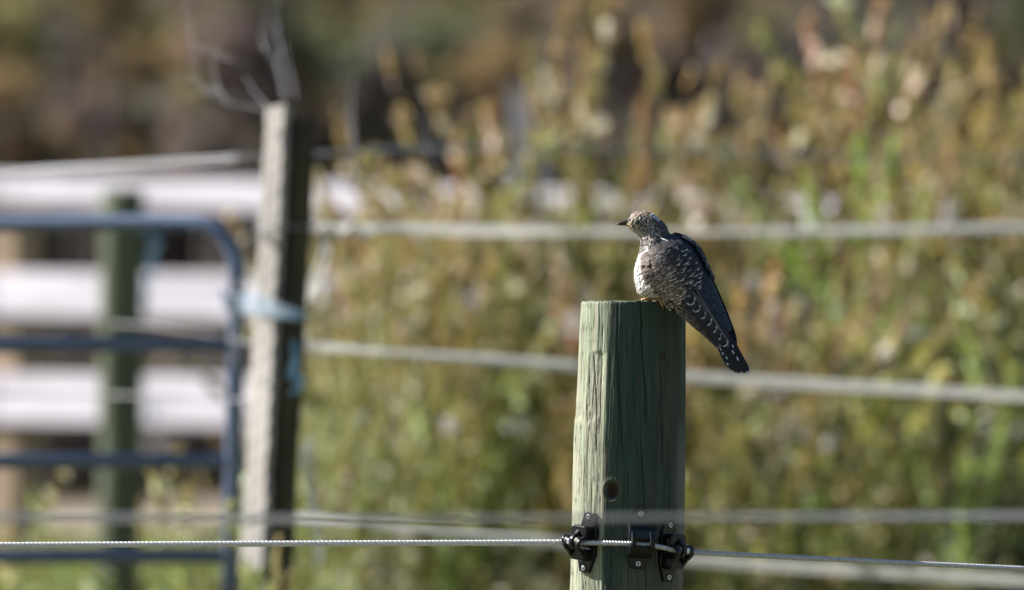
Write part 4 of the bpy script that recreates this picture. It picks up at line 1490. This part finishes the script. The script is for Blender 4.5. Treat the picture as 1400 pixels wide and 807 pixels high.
def flight(parent, side, s0, t0, s1, t1, W, off, spots, tipcol, base, name='flight_feather', f=None, edge=None):
    """a long blade from (s0,t0) to (s1,t1); side +1 is the near wing, -1 the far one (mirrored about the back line)"""
    f = f or fW
    rows = list(np.linspace(0, .9, 22)) + [.93, .955, .975, .99, 1.0]
    cols = 7
    mb = MB(); verts = []; cc = []
    for u in rows:
        s = s0 + (s1 - s0) * u; t = t0 + (t1 - t0) * u
        if u < .8: w = .7 + .3 * min(1, u / .2)
        else: w = math.sqrt(max(0, 1 - ((u - .8) / .2) ** 2.4))
        r = f(s); ar = max(3, (r[4] + r[5]) / 2)
        ph0 = t2phi(s, t) if f is fW else 90 - t / ar * 57.3
        for v in np.linspace(-1, 1, cols):
            ph = ph0 + math.degrees(v * w * W / ar)
            o_ = off + .9 * (1 - v * v) + .5 * u
            if side < 0: ph = 66 - ph
            verts.append(surf(f, s - abs(v) ** 2 * 1.5 * (u > .5), ph, o_) - BO)
            c = base
            if spots:
                n, rim, colr, duty = spots
                k = (u * n) % 1
                if k < duty and v * rim > .25 and u > .12 and u < .93: c = colr
            if edge and v > .8: c = edge
            if u > (.965 if name == 'tail_feather' else .94) and tipcol: c = tipcol
            if abs(v) < .05: c = mixc(c, (.02, .02, .02), .6)
            cc.append(c)
    fs = []
    for i in range(len(rows) - 1):
        for k in range(cols - 1):
            fs.append((i * cols + k, i * cols + k + 1, (i + 1) * cols + k + 1, (i + 1) * cols + k))
    mb.add(verts, fs, cc)
    return mb.build(name, M_plum, parent, smooth=True, color=True)


def wing(side):
    dark = (.026, .027, .036); dark2 = (.042, .035, .036)
    mb = MB()
    # covert feathers, row over row; brownish and broken-barred in front, slate with pale edges behind
    s = 72.0
    while s > -1:
        lead = np.interp(s, [-2, 10, 27, 45, 61, 75], [-23, -31, -38, -38, -39, -38])
        trail = np.interp(s, [-2, 10, 26, 42, 61, 75], [2, 16, 20, 23, 22, 16])
        n = max(3, int((trail - lead) / 5.2))
        for k in range(n + 1):
            t = lead + (trail - lead) * (k + random.uniform(-.42, .42)) / n
            ph = t2phi(s, t)
            if side < 0: ph = 66 - ph
            front = max(0, min(1, (2 - t) / 24 + random.uniform(-.15, .15)))
            base = mixc(mixc((.028, .030, .040), (.046, .046, .056), random.random()), mixc((.10, .068, .052), (.19, .13, .092), random.random()), front)
            pale = mixc((.34, .37, .45), (.88, .80, .72), random.random() * (.5 + .5 * front))
            tiprow = random.random() < (.85 if front > .4 else .62)
            bars = front > .35
            def col(u, v, b=base, p=pale, tr=tiprow, br=bars):
                if tr and u > .84 and abs(v) > -.1: return p
                if br and .50 < u < .66 and abs(v) > .3: return mixc(b, p, .65)
                return b
            feather(mb, fW, s, ph, random.uniform(8, 17), random.uniform(2.8, 5.2), (-.10 if side > 0 else .10) * 0 + random.uniform(-.22, .22), 3.0 + (72 - s) * .010, random.uniform(1.0, 2.2), .6, col,
                    [0, .3, .5, .58, .68, .82, .86, .93, 1.0], 5, .34)
        s -= 5.0
    w = mb.build('wing', M_plum, bird, smooth=True, color=True)
    # greater coverts: longer, with clean pale rims
    rimc = (.50, .50, .54)
    for k, (ts, tt) in enumerate(((78, -28), (82, -20), (84, -12), (84, -4), (80, 4), (74, 11))):
        rows = [0, .4, .7, .84, .89, .93, .97, 1.0]
        mb = MB()
        ph = t2phi(ts - 24, tt)
        if side < 0: ph = 66 - ph
        def col(u, v): return rimc if u > .91 - .05 * v * v else dark2 if k < 2 else dark
        feather(mb, fW, ts - 26, ph, 26, 5.2, 0, .9, 1.4, .7, col, rows, 7, .24)
        mb.build('covert_feather', M_plum, w, smooth=True, color=True)
    # primaries along the lower edge, barred with small buff notches
    buff = (.46, .36, .30)
    for k in range(8):
        s1 = 112 + k * 8.2; t1 = np.interp(s1, [100, 122, 146, 172], [-31, -25.5, -17.5, -10.5]) + .6
        s0 = 48 + k * 3.2; t0 = -37.5 + k * 2.6
        flight(w, side, s0, t0, s1, t1, 4.6, .35 + k * .32, (17 - k * .3, 1, mixc(buff, dark2, .12 * k), .42), mixc(dark2, rimc, .35), mixc(dark2, dark, k / 8), edge=None)
    # tertials and secondaries, each ending in a pale crescent
    tips = [(177, -7.0), (170, -4.5), (158, -6), (146, -6), (134, -6.5), (122, -7.5), (110, -8.5), (98, -9), (86, -7)]
    for k, (s1, t1) in enumerate(tips):
        rows = None
        s0 = s1 - 66
        mb = MB(); cols = 9; verts = []; cc = []
        us = list(np.linspace(0, .8, 12)) + [.86, .895, .905, .93, .945, .96, .97, .985, 1.0]
        for u in us:
            s = s0 + (s1 - s0) * u; t = t1 + (1 - u) * 2.0
            w_ = 1 if u < .86 else math.sqrt(max(0, 1 - ((u - .86) / .14) ** 2))
            if u < .2: w_ = .6 + 2 * u
            r = fW(s); ar = max(3, (r[4] + r[5]) / 2); ph0 = t2phi(s, t)
            for v in np.linspace(-1, 1, cols):
                ph = ph0 + math.degrees(v * w_ * (5.6 + .12 * k) / ar); 
                if side < 0: ph = 66 - ph
                verts.append(surf(fW, s, ph, 1.2 + k * .30 + .8 * (1 - v * v)) - BO)
                c = mixc(dark, (.05, .055, .075), .5)
                if u > .965 or (u > .90 and abs(v) > .70): c = (.46, .51, .62)
                elif abs(v) > .88 and u > .35: c = mixc(dark, rimc, .22)
                elif u > .86: c = (.022, .023, .03)
                cc.append(c)
        fs = []
        for i in range(len(us) - 1):
            for q in range(cols - 1):
                fs.append((i * cols + q, i * cols + q + 1, (i + 1) * cols + q + 1, (i + 1) * cols + q))
        mb.add(verts, fs, cc)
        mb.build('flight_feather', M_plum, w, smooth=True, color=True)
    # the innermost long feather with its pale outer edge
    if side > 0: flight(w, side, 78, 6, 170, 3.0, 2.0, 3.6, None, None, mixc(dark, (.04, .05, .075), .6), edge=(.40, .41, .44))
    # pale scapular edge where the wing meets the mantle
    mb = MB()
    pts = []
    for s in np.linspace(-2, 32, 18):
        ph = t2phi(s, np.interp(s, [-2, 1, 16, 32], [3, 5.3, 11, 17.8]))
        if side < 0: ph = 66 - ph
        def col(u, v): return (.74, .70, .66)
        feather(mb, fW, s, ph, 5, .62, .1, 4.6, .6, .3, col, [0, .5, 1.0], 3, .5)
    mb.build('scapular_edge', M_plum, w, smooth=True, color=True)
    return w


wing(1)
wing(-1)


def tail():
    blk = (.020, .021, .028)
    # outer feathers lie under, the middle pair on top
    lay = [(-8.5, 200, 0), (8.5, 214, 0), (-6.5, 206, .5), (6.5, 217, .5), (-4, 211, 1.0), (4.5, 219, 1.0), (-1.5, 214, 1.5), (2.0, 218, 1.5)]
    for k, (t, s1, off) in enumerate(lay):
        # t is measured from the tail's own centre line
        flight(bird, 1, 112, t * .55, s1, t * .92, 4.2 - .5 * (k > 3), off, None, (.80, .78, .76), blk, 'tail_feather', fT)
        o = bird.children[-1]
    # bright shaft spots on the upper side
    P = [(986, 477, 3.4), (989, 483, 3.0), (994, 489, 3.2), (1001, 483, 4.2), (1007, 492, 4.4), (982, 470, 3), (996, 497, 3), (1000, 475, 3.4), (990, 494, 2.6), (985, 459, 2.6)]
    mb = MB()
    for (x, y, L) in P:
        s = (x - O[0]) * U[0] + (y - O[1]) * U[1]; t = (x - O[0]) * U[1] - (y - O[1]) * U[0]
        r = fT(s); tc = (r[1] - O[0] - U[0] * s) * U[1] - (r[2] - O[1] - U[1] * s) * U[0]
        ph = math.degrees(math.acos(max(-.99, min(.99, (t - tc) / r[4]))))
        feather(mb, fT, s - L, ph, L * 1.5, .62, 0, 3.4, .2, .2, lambda u, v: (.46, .54, .70), [0, .35, .7, 1], 3, .4)
    mb.build('white_tail_spots', M_plum, bird, smooth=True, color=True)


tail()

# under-tail: soft barred coverts and thigh feathers below the wing
def thigh():
    mb = MB()
    for k in range(70):
        s = random.uniform(52, 72); ph = random.uniform(135, 215)
        c = mixc((.62, .60, .60), (.84, .82, .80), random.random())
        feather(mb, fB, s, ph, random.uniform(5, 9), random.uniform(2, 3), random.uniform(-.2, .2), .2, random.uniform(1, 2.5), .4, lambda u, v, c=c: c, [0, .5, .8, 1], 3, .5)
    o = mb.build('thigh_feathers', M_plum, bird, smooth=True, color=True); o['kind'] = 'stuff'


thigh()


def bp(x, y, d=0):
    """bird detail: pixel x, y and depth in mm towards the camera"""
    return Vector(((x - 700) * .001, BY - d * .001, CAM_Z - (y - 403.5) * .001)) - BO


# bill
M_bill = mat_new('dark_horn_bill', color=(.045, .036, .034), rough=.3, spec=.6)
M_gape = mat_new('yellow_gape', color=(.55, .38, .10), rough=.45)
HY = -8.0   # the head lies 8 mm behind the bird's middle plane
mb = MB(); mb.tube([bp(864, 303.5, HY), bp(859, 303.6, HY), bp(854, 304.2, HY), bp(849, 305.0, HY), bp(845.5, 306.0, HY), bp(843, 307.6, HY)], [.0042, .0036, .0027, .0019, .0012, .0004], 12)
mb.build('upper_bill', M_bill, bird, smooth=True)
mb = MB(); mb.tube([bp(864, 306.9, HY), bp(859, 307.0, HY), bp(853, 307.2, HY), bp(848, 307.7, HY), bp(844.8, 307.6, HY)], [.0032, .0024, .0017, .0011, .0004], 12)
o = mb.build('lower_bill', M_bill, bird, smooth=True)
mb = MB(); mb.tube([bp(856.5, 306.6, HY + 2.4), bp(860, 307.4, HY + 5.2), bp(863, 308.6, HY + 7.8), bp(864.5, 309.6, HY + 8.8)], [.0008, .0013, .0013, .0006], 8)
mb.build('gape', M_gape, bird, smooth=True)
# eyes
M_iris = mat_new('olive_iris', color=(.24, .20, .05), rough=.12, spec=.8)
M_pupil = mat_new('pupil', color=(.006, .006, .006), rough=.05, spec=1.0)
M_lid = mat_new('yellow_eye_ring', color=(.42, .40, .22), rough=.5)


def ball(mb, c, rx, ry, rz, n=18, m=12):
    vs = []; fs = []
    for i in range(m + 1):
        a = math.pi * i / m
        for k in range(n):
            b = 2 * math.pi * k / n
            vs.append((c[0] + rx * math.sin(a) * math.cos(b), c[1] + ry * math.cos(a), c[2] + rz * math.sin(a) * math.sin(b)))
    for i in range(m):
        for k in range(n):
            k2 = (k + 1) % n; fs.append((i * n + k, i * n + k2, (i + 1) * n + k2, (i + 1) * n + k))
    mb.add(vs, fs)


for sd in (1, -1):
    r = fB(-31); dep = -(r[6]) + sd * (r[5] + .3)
    c = bp(871.3, 304.6, dep)
    mb = MB(); ball(mb, c, .0040, .0026, .0040); e = mb.build('eye', M_iris, bird, smooth=True)
    mb = MB(); ball(mb, c + Vector((0, -.0011 * sd, 0)), .0029, .0024, .0029); mb.build('pupil', M_pupil, e, smooth=True)
    mb = MB(); mb.tube([c + Vector((.0042 * math.cos(t), -.0012 * sd, .0041 * math.sin(t))) for t in np.linspace(0, 2 * math.pi, 24)], .00065, 6, cap=False)
    mb.build('eye_ring', M_lid, e, smooth=True)
# feet: feathered tarsus, two toes forward, two back (one round the front rim of the post)
M_foot = mat_new('orange_yellow_skin', color=(.62, .36, .16), rough=.5, noise=(700, .8, 1.15))
M_claw = mat_new('claw', color=(.16, .11, .07), rough=.35)


def leg(ax, ay, ad, toes, tars):
    mb = MB(); mb.tube([bp(*p) for p in tars], [.0042, .0026, .0021, .0024][:len(tars)], 10)
    lg = mb.build('leg', M_foot, bird, smooth=True)
    for t in toes:
        mb = MB(); pts = spline([bp(*p) for p in t], 4); n = len(pts)
        mb.tube(pts, [.0021 * (1 - .35 * k / n) + .0003 * math.sin(k * 1.6) for k in range(n)], 8)
        mb.build('toe', M_foot, lg, smooth=True)
        d = (pts[-1] - pts[-2]).normalized(); q = pts[-1]
        mb = MB(); mb.tube([q - d * .0005, q + d * .002 + Vector((0, 0, -.0007)), q + d * .0035 + Vector((0, 0, -.0026))], [.0013, .0009, .0002], 6)
        mb.build('claw', M_claw, lg, smooth=True)


# depth here: bird middle plane is 60 mm before the post axis, the rim is 70.8 mm before it at x = 866
leg(0, 0, 0, [[(889, 409.5, -10), (884, 409.3, -6), (879, 409.8, -4)], [(889, 409.5, -10), (883, 409.2, -16), (877, 409.8, -20)], [(889, 409.5, -10), (894, 409.2, -14), (898, 409.8, -18)], [(889, 409.5, -10), (893, 409.3, -6), (896, 409.9, -4)]],
    [(889, 396, -12), (889, 402, -11), (889, 408.5, -10)])
leg(0, 0, 0, [[(899, 408, -1), (903.5, 411, 4), (908, 415.5, 6.5), (911, 420.5, 5.8)], [(899, 408, -1), (901.5, 410.5, 6), (903.5, 415, 9), (905, 418.5, 8.6)], [(899, 408, -1), (895, 409.2, -5), (891, 409.8, -8)], [(899, 408, -1), (903, 409.2, -6), (907, 409.8, -11)]],
    [(898, 394, -4), (897, 400, -3), (899, 407.5, -1)])
tag(bird, 'grey-brown cuckoo with barred white breast and long dark tail perched on the post top', 'bird')
